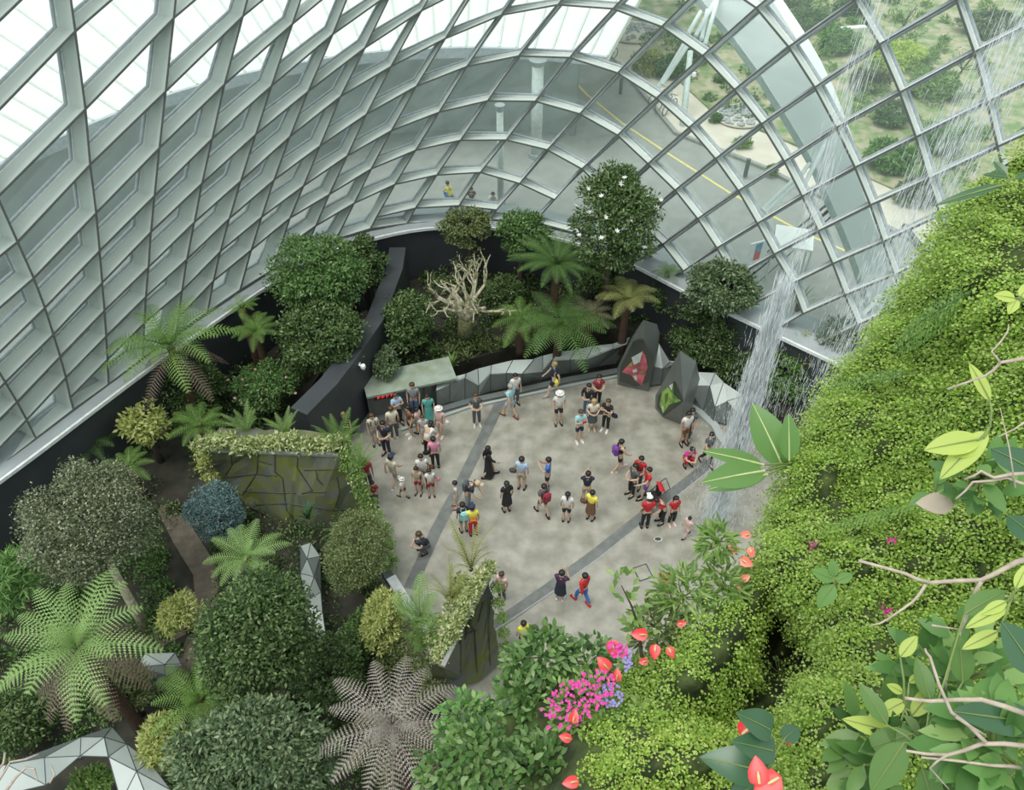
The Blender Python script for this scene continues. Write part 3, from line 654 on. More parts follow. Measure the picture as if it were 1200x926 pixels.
M['picpale'] = mat('pale_picture_patch', (0.66, 0.70, 0.68), 0.4, col2=(0.50, 0.58, 0.55), scale=3)
M['picdeep'] = mat('deep_picture_patch', (0.10, 0.16, 0.07), 0.4)
o, onf, sheet = crystal('tall dark pointed display pillar with a red and pink flower picture',
    {'bl': (724, 451, 0), 'bm': (760, 459, 0), 'br': (768, 432, 0), 'l': (723, 432, .7), 'sh': (741, 394, 2.2), 'ap': (754, 375, 4.1), 'rt': (770, 380, 3.7), 'r2': (773, 391, 3.1), 'r3': (771, 408, 2.2), 'bk': (735, 425, 0), 'bk2': (766, 420, .4), 'mid': (768, 428, .8)}, ('bl', 'bm', 'ap'),
    ([(726, 446), (727, 430), (742, 400), (753, 398), (766, 428), (759, 448), (745, 453)], [(729, 436), (735, 429), (753, 411), (756, 416), (759, 430), (752, 452), (744, 446), (740, 440)]), M['picred'], None)
for poly, m in [([(740, 419), (753, 412), (750, 424), (743, 428)], 'picpale'), ([(741, 434), (746, 432), (747, 436), (742, 437)], 'picpale'), ([(742, 441), (746, 440), (747, 446), (744, 445)], 'picpale'), ([(747, 428), (751, 427), (750, 431)], 'picdeep'), ([(744, 437), (748, 437), (747, 440)], 'picdeep'), ([(750, 436), (754, 434), (753, 440)], 'picgreen'), ([(736, 430), (740, 424), (741, 429)], 'picgreen')]: sheet(poly, 0.075, 'picture_patch', M[m], o)
o, onf, sheet = crystal('lower dark pointed display pillar with a green leaf picture',
    {'bl': (768, 479, 0), 'bm': (777, 489, 0), 'bm2': (799, 498, 0), 'br': (809, 486, 0), 'lt': (790, 445, 2.3), 'ap': (797, 411, 3.7), 'rt': (816, 424, 3.2), 'r2': (820, 444, 2.2), 'r3': (808, 470, .7), 'bk': (790, 465, 0), 'bk2': (812, 472, 0)}, ('bl', 'bm', 'lt'),
    ([(770, 477), (771, 464), (790, 447), (800, 470), (777, 487)], [(773, 474), (776, 459), (789, 449), (790, 462), (798, 470), (785, 474), (777, 485)]), M['picgreen'], {'fr': (801, 471), 'fl': (768, 464)})
for poly, m in [([(784, 452), (789, 449), (787, 458)], 'picpale'), ([(775, 474), (778, 478), (777, 484)], 'picpale'), ([(779, 462), (783, 460), (782, 470), (779, 474)], 'picdeep')]: sheet(poly, 0.075, 'picture_patch', M[m], o)

# dark entrance at the left end of the plaza
def solid(name, lab, cat, P, faces, m, kind=None):
    c = np.mean(P, 0); o = meshobj(name, [np.array(p) for p in P], faces, m)
    tag(o, lab, cat, kind=kind); return o
# diagonal dark retaining wall rising behind the entrance
strip3 = [(474, 300), (447, 330), (430, 372), (405, 405), (372, 446), (352, 470)]
def wallrun(px, z0, z1, th, name, m, zref):
    p = [atz(x, y, zref)[:2] for x, y in px]; v = []; f = []
    for i, q in enumerate(p):
        t = p[min(i + 1, len(p) - 1)] - p[max(0, i - 1)]; t = t / np.linalg.norm(t); n = np.array([-t[1], t[0]]) * th / 2
        for a, z in ((q + n, z0), (q + n, z1), (q - n, z1), (q - n, z0)): v.append((a[0], a[1], z))
    for i in range(len(p) - 1):
        for k in range(4): a = i * 4 + k; b = i * 4 + (k + 1) % 4; f.append((a, a + 4, b + 4, b))
    f += [(0, 1, 2, 3), tuple(len(v) - 4 + k for k in (3, 2, 1, 0))]
    o = meshobj(name, v, f, m); tag(o, kind='structure'); return o
wallrun([(466, 290), (462, 315), (440, 372), (412, 412), (385, 447), (350, 482)], -0.3, 3.0, 0.7, 'wall_entrance', M['darkwall'], 3.0)
fl2 = prism([atz(x, y, 0)[:2] for x, y in [(330, 500), (420, 405), (470, 440), (482, 488), (430, 505), (395, 545)]], -0.3, -0.012, 'floor_entrance', M['band']); tag(fl2, kind='structure')
for k, (a, b, zt) in enumerate([((390, 524), 0, 2.1), ((405, 504), 0, 2.1), ((419, 485), 0, 2.1), ((432, 467), 0, 2.1)]):
    A = atz(*a, 0.0); mb = MB().box((A[0], A[1], 1.05), (.06, .10, 1.05)); o = mb.build('door_%d' % (k + 1), M['frame']); tag(o, kind='structure')
# ticket booth
bo = empty('booth', atz(485, 478, 0), 0.30); tag(bo, 'low grey booth with a dark front and red sign by the entrance', 'booth')
bw, bd, bh = 1.75, 0.55, 1.25
MB().box((0, 0.45, bh / 2), (bw * .96, bd * .8, bh / 2)).build('body', M['facetD'], bo)
MB().box((0, 0.40, bh + .05), (bw, bd + .1, .05)).build('roof_slab', mat('booth_roof', (0.30, 0.36, 0.31), 0.5, col2=(0.22, 0.26, 0.18), scale=2), bo)
for x in (-bw + .08, .55, bw - .08): MB().box((x, -.02, bh / 2), (.07, .06, bh / 2)).build('post', M['edge'], bo)
MB().box((-1.05, -.03, bh - .25), (.42, .02, .12)).build('sign', mat('dark_sign', (0.03, 0.02, 0.02), 0.4), bo)
M['signred'] = mat('lit_red', (0.8, 0.03, 0.03), 0.4, emit=((1, .05, .03), 1.0))
sg = MB()
for k in range(4):
    x = -1.33 + k * .17
    sg.box((x, -.055, bh - .25), (.015, .006, .065)).box((x + .05, -.055, bh - .19), (.05, .006, .012)).box((x + .05, -.055, bh - .25), (.04, .006, .012))
sg.build('sign_letters', M['signred'], bo)
# security camera spotlight on the dark wall
sl = empty('spotlight', atz(421, 429, 2.6)); tag(sl, 'white twin spotlight fixed to the dark wall above the entrance', 'spotlight')
MB().tube([(0, .3, 0), (0, 0, .05), (.12, -.05, 0)], .035, 6).build('bracket', M['white'], sl)
MB().lathe([(.05, -.12), (.10, 0), (.09, .1)], 10, (.15, -.06, 0)).build('lamp_head', M['bead'], sl); MB().lathe([(.04, -.1), (.08, 0), (.07, .08)], 10, (-.18, .02, .1)).build('lamp_head', M['bead'], sl)
# manhole
mh = empty('manhole_cover', atz(753, 671, 0.0)); l0 = np.array(tuple(mh.location)); tag(mh, 'square outlined access cover flush in the plaza floor', 'cover')
qs = [atz(x, y, 0.006) - l0 for x, y in [(742, 666), (757, 661), (765, 676), (750, 681)]]
meshobj('plate', qs + [q - np.array([0, 0, .01]) for q in qs], [(3, 2, 1, 0), (4, 5, 6, 7), (0, 1, 5, 4), (1, 2, 6, 5), (2, 3, 7, 6), (3, 0, 4, 7)], M['concrete'], mh)
mb = MB()
for a, b in zip(qs, qs[1:] + qs[:1]): mb.beam(a, b, .035, .01)
mb.build('rim', M['seam'], mh)
dr = empty('floor_drain', atz(771, 632, 0)); tag(dr, 'small dark oval drain in the floor below the red-shirted women', 'drain')
MB().lathe([(.12, 0), (.12, .012)], 14, sx=1, sy=.6).build('grate', M['seam'], dr); MB().lathe([(.14, 0), (.14, .006)], 14, sx=1, sy=.6).build('rim', M['bead'], dr)

# ================================================================== ROCK-FACED PLANTERS
def slab_planter(lab, top, bot, ztop, zbot, back, cracks, side=None):
    """top/bot: front-face outline px; back: direction of depth"""
    T = [atz(x, y, ztop) for x, y in top]; B = [atz(x, y, z) for x, y, z in bot]
    c = np.mean(B, 0); o = empty('rock_planter', (c[0], c[1], min(p[2] for p in B))); l0 = np.array(tuple(o.location)); tag(o, lab, 'planter')
    bk = np.array(back); F = [p - l0 for p in T + B[::-1]]; n = len(F)
    Bk = [p + bk for p in F[:len(T)]] + [p + bk * 1.0 for p in F[len(T):]]
    # outline prism, face subdivided for chiselled relief
    bm = bmesh.new(); vs = [bm.verts.new(tuple(p)) for p in F]; vb = [bm.verts.new(tuple(p)) for p in Bk]
    bm.faces.new(vs); bm.faces.new(vb[::-1])
    for i in range(n): bm.faces.new((vs[(i + 1) % n], vs[i], vb[i], vb[(i + 1) % n]))
    bmesh.ops.triangulate(bm, faces=bm.faces[:]); bmesh.ops.subdivide_edges(bm, edges=bm.edges[:], cuts=5, use_grid_fill=True)
    bmesh.ops.recalc_face_normals(bm, faces=bm.faces[:])
    for q in bm.verts: q.co += q.normal * (R.uniform(-.045, .045))
    from mathutils.bvhtree import BVHTree
    bvh = BVHTree.FromBMesh(bm)
    me = bpy.data.meshes.new('rock_face'); bm.to_mesh(me); bm.free(); me.materials.append(M['rock']); link(bpy.data.objects.new('rock_face', me), o)
    mb = MB()
    for a, b in zip(F[:len(T)], F[1:len(T)]): mb.beam(a + np.array([0, 0, .03]), b + np.array([0, 0, .03]), .12, .10)
    mb.build('rim', M['rockedge'], o)
    nn = np.cross(F[1] - F[0], F[-1] - F[0]); nn /= np.linalg.norm(nn); nn = nn if np.dot(nn, O - T[0]) > 0 else -nn
    mb = MB()
    def onp(x, y):
        r = ray(x, y); h = bvh.ray_cast(Vector(tuple(O - l0)), Vector(tuple(r)))
        return None if h[0] is None else np.array(h[0]) - unit(r) * .012
    for cr_ in cracks:
        pts = []
        for (xa, ya), (xb, yb) in zip(cr_, cr_[1:]):
            for t in (0, .2, .4, .6, .8): pts.append(onp(xa + (xb - xa) * t, ya + (yb - ya) * t))
        pts = [p for p in pts if p is not None]
        mb = MB()
        for a, b in zip(pts, pts[1:]): mb.beam(a, b, .032, .032, nn)
        if len(pts) > 1: mb.build('joint', M['seam'], o)
    return o
slab_planter('wide mossy slate-faced planter wall left of the plaza', [(245, 528), (300, 530), (345, 532), (397, 534)], [(252, 556, 1.6), (292, 592, .6), (338, 622, 0.1), (362, 626, 0.1), (424, 597, .6), (405, 556, 1.9)], 3.1, 0.1, (0.1, 1.0, 0.0),
    [[(270, 529), (272, 545), (262, 560)], [(303, 530), (301, 555), (284, 580), (270, 575)], [(322, 531), (322, 553), (331, 560), (334, 585), (336, 598), (356, 622)], [(349, 532), (348, 548), (356, 560), (366, 575), (350, 580)], [(262, 560), (300, 556), (330, 558)], [(284, 576), (333, 578), (395, 576)], [(301, 540), (322, 545)], [(356, 551), (403, 550)], [(395, 560), (398, 576), (392, 598)], [(290, 592), (336, 590), (392, 598), (422, 598)], [(370, 551), (372, 562), (380, 570)]])
slab_planter('steep wedge-shaped mossy rock planter at the near edge of the plaza', [(519, 782), (545, 728), (573, 678)], [(573, 678, 3.2), (577, 700, 2.6), (580, 735, 1.5), (588, 776, .2), (560, 800, .2), (520, 810, .6)], 3.5, 00.2, (-0.30, 0.12, 0.0),
    [[(548, 726), (556, 740), (560, 800)], [(566, 705), (559, 735)], [(575, 700), (572, 740), (575, 790)], [(540, 742), (540, 800)], [(548, 742), (560, 738)]])
# ================================================================== PLANT BUILDERS
def frond_mesh(name, L, W, e0, e1, m, npair=22, teeth=6, roll=0.0, lift=0.0, fwd=0.45):
    """a feathered frond along +X, leaving at elevation e0 and arching to e1"""
    V = []; F = []
    n = npair + 1; pts = [np.zeros(3)]; ds = L / n
    for i in range(n): e = e0 + (e1 - e0) * (i / n) ** 1.15; pts.append(pts[-1] + ds * np.array([math.cos(e), 0, math.sin(e)]))
    def quad(a, b, c):
        k = len(V); V.extend([a, b, c]); F.append((k, k + 1, k + 2))
    for i in range(n):                                   # stalk
        a, b = pts[i], pts[i + 1]; r_ = 0.016 * L / 1.8 * (1 - 0.8 * i / n); s_ = np.array([0, r_, 0]); u = np.array([0, 0, r_])
        k = len(V); V.extend([a - s_, a + s_, a - u * 1.5, b - s_ * .9, b + s_ * .9, b - u * 1.3]); F.extend([(k, k + 3, k + 1), (k + 1, k + 3, k + 4), (k, k + 2, k + 5), (k, k + 5, k + 3), (k + 1, k + 4, k + 5), (k + 1, k + 5, k + 2)])
    for i in range(2, n):
        t = i / n; w_ = W * (math.sin(math.pi * min(1, t ** 0.75)) ** 0.7) * 0.5 + 0.012; tan = unit(pts[min(i + 1, n)] - pts[i - 1]); up = np.array([-tan[2], 0, tan[0]])
        for sd in (1, -1):
            d = unit(np.array([0, sd, 0]) + tan * fwd + up * (lift + R.uniform(-.06, .06))); wd = ds * .80
            q = [pts[i] + d * w_ * (j / teeth) - up * (w_ * 0.25 * (j / teeth) ** 2) for j in range(teeth + 1)]
            for j in range(teeth):
                h = wd * 0.5 * (1 - (j / teeth) ** 1.6) + .003
                c = (q[j] + q[j + 1]) / 2 + d * (w_ / teeth * .35)
                quad(q[j], q[j + 1], c + tan * h + up * .004); quad(q[j + 1], q[j], c - tan * h + up * .004)
    return npmesh(name, np.array(V), np.array(F), m)
def trunk(parent, h, r, m, lean=(0, 0), name='trunk', z0=0.0, knobs=True):
    pts = [(lean[0] * (k / 6) ** 1.4, lean[1] * (k / 6) ** 1.4, z0 + h * k / 6) for k in range(7)]
    rr = [r * (1.35 - .45 * k / 6) * (1 + rnd.uniform(-.08, .08)) for k in range(7)]
    o = MB().tube(pts, rr, 10).build(name, m, parent, True); return o
def tree_fern(x, y, rpx, z, lab, m='fern', nf=15, group=None, old=0, oldm='fernbrown', zg=0.35, Wk=0.36, e0=0.9, e1=-0.7, cat='tree fern', nm='tree_fern', npair=20, only=None, oldm2=None, trunk_r=0.14, lift=0.0):
    p = atz(x, y, z); L = rpx / F_PX * depth(p) * 1.12
    o = empty(nm, (p[0], p[1], zg), rnd.uniform(0, 6)); tag(o, lab, cat, group)
    trunk(o, z - zg, trunk_r, M['fibre'])
    ms = [frond_mesh('frond', L * k, L * Wk, e0 + a, e1 + b, M[m], npair, lift=lift) for k, a, b in ((1, 0, 0), (.92, .25, .15), (1.05, -.2, -.1))]
    for k in range(nf):
        f = bpy.data.objects.new('frond', ms[k % 3]); link(f, o); a = 2 * math.pi * k / nf + rnd.uniform(-.12, .12)
        f.location = (.05 * math.cos(a), .05 * math.sin(a), z - zg + rnd.uniform(-.05, .05)); f.rotation_euler = (rnd.uniform(-.15, .15), rnd.uniform(-.12, .18), a); s_ = rnd.uniform(.85, 1.05); f.scale = (s_, s_, s_)
    for k in range(5):                                    # young upright fronds
        f = bpy.data.objects.new('frond', ms[1]); link(f, o); a = rnd.uniform(0, 6.28); f.location = (0, 0, z - zg); f.rotation_euler = (0, -.45, a); f.scale = (.55, .55, .55)
    if old:
        mo = frond_mesh('dry_frond', L * .95, L * Wk * .9, -.35, -1.2, M[oldm], npair)
        for k in range(old):
            f = bpy.data.objects.new('dry_frond', mo); link(f, o); f['label'] = 'drooping brown dead frond'; a = 2 * math.pi * k / old + rnd.uniform(-.3, .3); f.location = (0, 0, z - zg - .15); f.rotation_euler = (0, 0, a)
    return o
def shrub(name, lab, cat, x, y, rx, ry, z, m, nleaf=5000, ln=0.12, wd=0.05, ncl=26, zg=0.35, group=None, tr=0.10, bark='bark', branches=7, flat=None, trunk_px=None, cr=0.34, droop=0.25, zr=None, extra=None, shell=0.80, lower=-.85):
    p = atz(x, y, z); d = depth(p); rX = rx / F_PX * d; rV = ry / F_PX * d
    rz_ = zr if zr else min(rX, rV) * 1.05; rY = max(rV * 1.05, 0.6 * rX); nleaf = int(nleaf * 1.5); ncl = int(ncl * 2.0); p = atz(x, y - ry * .04, z)
    p[2] = z; base = np.array([p[0], p[1], zg])
    if trunk_px: q = atz(*trunk_px, zg); base = q
    o = empty(name, base); tag(o, lab, cat, group); c = p - base
    fo, cc = crown_mesh('foliage', c, (rX * .92, rY * .92, rz_), ncl, nleaf, ln, wd, M[m], o, droop, cr=cr, shell=shell, lower=lower)
    mb = MB(); top = c - np.array([0, 0, rz_ * .3])
    pts = [np.array([0, 0, 0]), c * np.array([.25, .25, 1]) * np.array([1, 1, .35]), top]
    mb.tube(pts, [tr * 1.3, tr, tr * .7], 9)
    mb.build('trunk', M[bark], o, True)
    mb = MB()
    for q in cc[:branches]: mid = top * .5 + q * .5 + np.array([0, 0, -.15]); mb.tube([top - np.array([0, 0, .2]), mid, q], [tr * .45, tr * .3, tr * .12], 6)
    mb.build('branches', M[bark], o, True)
    if extra: extra(o, c, (rX, rY, rz_), cc)
    return o
def blossoms(n, m, size, nm='blossom'):
    def fn(o, c, r, cc):
        me = None
        for k in range(n):
            u = rdir(1)[0]; u[2] = abs(u[2]); u[1] = -abs(u[1]) * .8
            if me is None:
                mb = MB()
                for j in range(6): a = j * math.pi / 3; mb.add([(0, 0, 0), (size * .5 * math.cos(a - .4), size * .5 * math.sin(a - .4), size * .2), (size * math.cos(a), size * math.sin(a), size * .35), (size * .5 * math.cos(a + .4), size * .5 * math.sin(a + .4), size * .2)], [(0, 1, 2, 3)])
                ob = mb.build(nm, M[m], o); me = ob.data
            else: ob = link(bpy.data.objects.new(nm, me), o)
            ob.location = tuple(c + unit(u) * np.array(r) * rnd.uniform(.85, 1.0)); ob.rotation_euler = (rnd.uniform(-.6, .9), rnd.uniform(-.5, .5), rnd.uniform(0, 6)); ob['label'] = 'open pale blossom'
    return fn
def tuft_mesh(n, L, wd, m, spread=0.6, droop=0.5, seg=4):
    V = []; F = []
    for k in range(n):
        a = rnd.uniform(0, 6.28); e = math.pi / 2 - rnd.uniform(.05, spread); l = L * rnd.uniform(.6, 1); p = np.zeros(3); d = np.array([math.cos(a), math.sin(a), 0]); s_ = np.array([-d[1], d[0], 0])
        pr = None
        for j in range(seg + 1):
            t = j / seg; w_ = wd * math.sin(math.pi * (0.15 + .85 * t)) * .5 if j < seg else 0.0; w_ = max(w_, .001)
            k0 = len(V); V.extend([p - s_ * w_, p + s_ * w_])
            if j: F.extend([(k0 - 2, k0 - 1, k0), (k0 - 1, k0 + 1, k0)])
            ee = e - droop * 2 * t * t; p = p + l / seg * (d * math.cos(ee) + np.array([0, 0, math.sin(ee)]))
    return np.array(V), np.array(F)
def tuft(name, lab, cat, p, n, L, wd, m, group=None, **k):
    o = empty(name, p, rnd.uniform(0, 6)); tag(o, lab, cat, group); v, f = tuft_mesh(n, L, wd, m, **k); npobj('blades', v, f, M[m], o)
    MB().lathe([(L * .05, 0), (L * .07, L * .06), (L * .03, L * .12)], 7).build('crown', M['stem'], o); return o
def upright_fern(lab, x, y, z, L, m, nf=9, group=None, spread=.35, Wk=.22):
    p = atz(x, y, z); o = empty('fern', p, rnd.uniform(0, 6)); tag(o, lab, 'fern', group)
    ms = [frond_mesh('frond', L * k, L * Wk, 1.45 - a, .85 - a, M[m], 22, 3, fwd=.25) for k, a in ((1, 0), (.8, .2))]
    for k in range(nf):
        f = link(bpy.data.objects.new('frond', ms[k % 2]), o); a = 2 * math.pi * k / nf + rnd.uniform(-.3, .3); f.rotation_euler = (rnd.uniform(-.2, .2), rnd.uniform(-.1, spread), a)
    MB().lathe([(.05, -.03), (.07, .04), (.03, .10)], 7).build('crown', M['fibre'], o); return o

# ================================================================== THE GARDEN
# --- low planting between everything (nobody could count it)
def cover(px, z, n, ln, wd, m, lab, h=0.35, name='ground_cover', cat='ground cover', lumps=60):
    P = np.array([atz(x, y, z)[:2] for x, y in px]); lo = P.min(0); hi = P.max(0); out = []
    def inside(q):
        c = np.zeros(len(q), bool); k = len(P)
        for i in range(k):
            a, b = P[i], P[(i + 1) % k]; cond = ((a[1] > q[:, 1]) != (b[1] > q[:, 1])) & (q[:, 0] < (b[0] - a[0]) * (q[:, 1] - a[1]) / (b[1] - a[1] + 1e-12) + a[0]); c ^= cond
        return c
    cen = R.uniform(lo, hi, size=(lumps * 3, 2)); cen = cen[inside(cen)][:lumps]; rr = R.uniform(.25, .7, len(cen))
    k = R.randint(0, len(cen), n); d = rdir(n); d[:, 2] = abs(d[:, 2])
    Q = np.concatenate([cen[k], np.full((n, 1), z)], 1) + d * (rr[k] * R.uniform(.6, 1, n))[:, None] * np.array([1, 1, h / .5])
    ok = inside(Q[:, :2]); Q = Q[ok]; d = d[ok]; n = len(Q)
    D = unit(rdir(n) + d * .9); v, f = kites(Q, D, unit(d + rdir(n) * .5), R.uniform(.7, 1.2, n) * ln, R.uniform(.7, 1.2, n) * wd)
    o = npobj(name, v, f, M[m]); tag(o, lab, cat, kind='stuff'); return o
cover([(-100, 560), (60, 530), (130, 470), (230, 420), (330, 350), (420, 320), (400, 400), (340, 470), (340, 520), (250, 530), (230, 620), (0, 640), (-120, 700)], .4, 26000, .13, .06, 'dark', 'dark low leafy planting under the trees along the left glass wall', .6, lumps=170)
cover([(-120, 700), (0, 640), (190, 610), (210, 700), (220, 780), (190, 810), (80, 900), (-150, 960)], .4, 20000, .12, .06, 'mid', 'low mixed green planting left of the brown path', .6, lumps=120)
cover([(240, 600), (420, 600), (450, 690), (470, 780), (520, 900), (540, 1010), (120, 1010), (190, 820), (250, 760), (256, 690)], .4, 26000, .12, .06, 'dark', 'dark low planting right of the brown path', .6, lumps=170)
cover([(478, 436), (600, 404), (720, 381), (800, 391), (870, 440), (960, 520), (1050, 480), (960, 400), (860, 360), (740, 315), (640, 290), (520, 280), (440, 300), (455, 420)], .72, 30000, .14, .07, 'dark', 'dark low planting in the raised bed behind the balustrade', .6, lumps=190)
cover([(505, 430), (560, 415), (640, 398), (700, 388), (690, 372), (600, 385), (520, 400)], .8, 5000, .16, .05, 'olive', 'pale green strappy edging plants on top of the balustrade wall', .45, lumps=40)
# --- trees and shrubs, far to near
shrub('evergreen_tree', 'tall rounded evergreen tree with scattered white flowers, right in front of the glass', 'tree', 718, 262, 60, 76, 6.0, 'dark', 9000, .17, .07, 40, .7, tr=.12, extra=blossoms(16, 'whitef', .12), cr=.30)
shrub('evergreen_tree', 'bushy light green tree left of the waterfall at the far bed', 'tree', 845, 342, 48, 36, 4.4, 'sage', 5000, .16, .07, 26, .7, tr=.10, bark='palebark', cr=.32)
shrub('leafy_shrub', 'dark spreading shrub behind the two pointed display pillars', 'shrub', 832, 395, 52, 42, 1.9, 'dark', 5000, .14, .06, 26, .7)
shrub('leafy_shrub', 'dark shrub against the perimeter wall left of the bare tree', 'shrub', 478, 378, 33, 42, 2.4, 'dark', 4200, .14, .07, 22, .7)
shrub('leafy_shrub', 'small grey green shrub beside the booth roof', 'shrub', 452, 428, 17, 24, 1.7, 'sage', 1600, .12, .06, 12, .5)
shrub('leafy_shrub', 'leafy shrub with bright tips behind the bare tree, under the glass', 'shrub', 548, 270, 34, 24, 4.0, 'olive', 3000, .15, .07, 18, .7)
shrub('leafy_shrub', 'bright green shrub left of the feathery cycad, under the glass', 'shrub', 610, 275, 38, 25, 4.0, 'mid', 3400, .15, .07, 20, .7)
shrub('evergreen_tree', 'broad bushy tree with yellow green tips beside the left glass wall', 'tree', 372, 328, 62, 52, 4.4, 'mid', 8000, .15, .07, 36, .35, cr=.32)
shrub('evergreen_tree', 'dark bushy tree just below the yellow green tipped tree', 'tree', 378, 400, 56, 48, 3.2, 'dark', 7000, .14, .07, 32, .35, cr=.32)
shrub('leafy_shrub', 'dark shrub by the top of the diagonal dark wall', 'shrub', 425, 312, 32, 36, 3.4, 'dark', 3000, .15, .07, 18, .5)
shrub('leafy_shrub', 'yellow green broadleaf bush below the ledge at the left', 'shrub', 168, 497, 31, 26, 2.4, 'yellowleaf', 900, .20, .09, 16, .35, branches=10)
shrub('leafy_shrub', 'dark shrub under the ledge, left of the slate planter', 'shrub', 225, 455, 42, 36, 1.6, 'dark', 3600, .13, .06, 20, .35)
shrub('leafy_shrub', 'flowering dark green bush with pink dots above the slate planter', 'shrub', 312, 455, 46, 32, 1.8, 'mid', 3600, .13, .06, 20, .35, extra=blossoms(9, 'pink', .07))
shrub('evergreen_tree', 'large round grey green tree with tiny leaves near the left edge', 'tree', 103, 618, 88, 82, 4.6, 'grey', 17000, .085, .045, 60, .35, trunk_px=(172, 738), bark='palebark', tr=.13, cr=.26)
shrub('conifer_shrub', 'dense blue grey shrub beside the slate planter', 'shrub', 252, 602, 38, 38, 2.2, 'blue', 6000, .09, .035, 34, .35, cr=.28)
shrub('leafy_shrub', 'olive green round bush below the slate planter at the plaza edge', 'shrub', 418, 648, 44, 54, 2.6, 'olive', 8000, .085, .04, 34, .35, cr=.30)
shrub('leafy_shrub', 'yellow green rosette bush between the path and the big dark tree', 'shrub', 212, 722, 26, 30, 1.4, 'yellowleaf', 900, .16, .05, 14, .35)
shrub('bamboo', 'bright green bamboo-like foliage at the left edge of the garden', 'bamboo', 14, 682, 30, 40, 2.6, 'fresh', 1400, .30, .04, 20, .35)
shrub('evergreen_tree', 'large dark glossy-leaved tree in the middle of the left garden', 'tree', 305, 748, 76, 88, 4.8, 'dark', 12000, .12, .06, 50, .35, tr=.14, cr=.30)
shrub('evergreen_tree', 'wide sage green tree at the bottom edge, left of the silver tree fern', 'tree', 298, 888, 108, 66, 5.4, 'sage', 11000, .14, .06, 48, .35, tr=.15, cr=.28)
shrub('leafy_shrub', 'golden green fern-like bush right of the corner metal roof', 'shrub', 188, 872, 30, 36, 3.0, 'yellowleaf', 1500, .15, .05, 16, .35)
shrub('leafy_shrub', 'small bright bush hanging under the corner metal roof', 'shrub', 108, 920, 26, 20, 1.6, 'light', 1400, .13, .05, 14, .35)
shrub('leafy_shrub', 'mottled yellow green bush under the bright tree fern', 'shrub', 145, 812, 36, 32, 1.8, 'olive', 2600, .12, .05, 20, .35)
shrub('leafy_shrub', 'dark shrub at the left edge under the bright tree fern', 'shrub', 22, 850, 40, 40, 1.4, 'dark', 2600, .13, .06, 18, .35)
shrub('leafy_shrub', 'dark bush between the silver tree fern and the big dark tree', 'shrub', 392, 790, 42, 46, 1.6, 'dark', 3600, .12, .06, 22, .35)
shrub('leafy_shrub', 'dotted yellow green shrub by the pale channel at the plaza corner', 'shrub', 448, 728, 26, 44, 2.0, 'yellowleaf', 2400, .12, .05, 18, .35)
shrub('leafy_shrub', 'dark shrub at the foot of the narrow metal planter edge', 'shrub', 420, 745, 24, 34, 1.2, 'mid', 1800, .12, .06, 14, .35)
shrub('weeping_shrub', 'wispy grey green shrub seen through the falling water', 'shrub', 985, 412, 40, 44, 3.0, 'sage', 5000, .12, .045, 26, .7, tr=.08)
shrub('leafy_shrub', 'leafy green shrub at the foot of the waterfall right of the balustrade', 'shrub', 915, 440, 38, 36, 1.6, 'mid', 3600, .14, .06, 20, .7)
shrub('leafy_shrub', 'tan and green tufted shrub below the glass, right of the waterfall', 'shrub', 942, 415, 26, 26, 2.6, 'fernyellow', 1600, .18, .03, 16, .7)
shrub('leafy_shrub', 'dark green shrub filling the bed between the tall pillar and the glass', 'shrub', 788, 352, 30, 28, 2.2, 'dark', 2600, .14, .06, 18, .7)
shrub('leafy_shrub', 'olive shrub right of the bushy light tree, behind the water', 'shrub', 882, 388, 30, 28, 2.2, 'mid', 2600, .14, .06, 18, .7)
shrub('leafy_shrub', 'low dark shrub behind the right balustrade', 'shrub', 868, 430, 36, 26, 1.2, 'dark', 2600, .14, .06, 18, .7)
shrub('leafy_shrub', 'mid green shrub between the bare tree and the wide fern', 'shrub', 588, 345, 26, 24, 1.8, 'dark', 2000, .14, .06, 16, .7)
shrub('leafy_shrub', 'dark shrub under the tall round flowering tree', 'shrub', 705, 325, 34, 24, 2.2, 'dark', 2600, .14, .06, 18, .7)
# --- bare tree
bt = empty('bare_tree', atz(545, 398, .7)); tag(bt, 'gnarled bare-branched tree with pale twisted limbs on the far bed', 'tree')
l0 = np.array(tuple(bt.location)); mb = MB(); mt = MB(); lf = []
def grow(p, d, L, r, lev):
    pts = [p]; q = p; dd = d
    for k in range(4): dd = unit(dd + rdir(1)[0] * .32 + np.array([0, 0, .10])); q = q + dd * L / 4; pts.append(q)
    (mt if lev < 1 else mb).tube(pts, [r, r * .9, r * .8, r * .7, r * .6], 6 if lev < 2 else 5)
    if lev >= 4: lf.append(q); return
    for k in range(2 if lev else 5):
        a = rdir(1)[0]; nd = unit(dd * (.9 if lev else .35) + a * .95 + np.array([0, -.05, .12])); grow(pts[-1] if k % 2 == 0 else pts[3], nd, L * rnd.uniform(.68, .88), r * .62, lev + 1)
top_ = atz(545, 374, 2.4) - l0
mt.tube([(0, 0, 0), top_ * .5, top_], [.42, .30, .26], 10)
for k in range(8):
    a = 2 * math.pi * k / 8 + .3; grow(top_, unit(np.array([math.cos(a) * 1.0, math.sin(a) * .8, .95])), 1.05, .12, 1)
mt.build('trunk', M['mossbark'], bt, True); mb.build('branches', M['palebark'], bt, True)
lf = np.array(lf); k_ = R.randint(0, len(lf), 900); Pq = lf[k_] + rdir(900) * .12
v, f = kites(Pq, rdir(900), rdir(900), np.full(900, .09), np.full(900, .04)); npobj('sparse_leaves', v, f, M['olive'], bt)
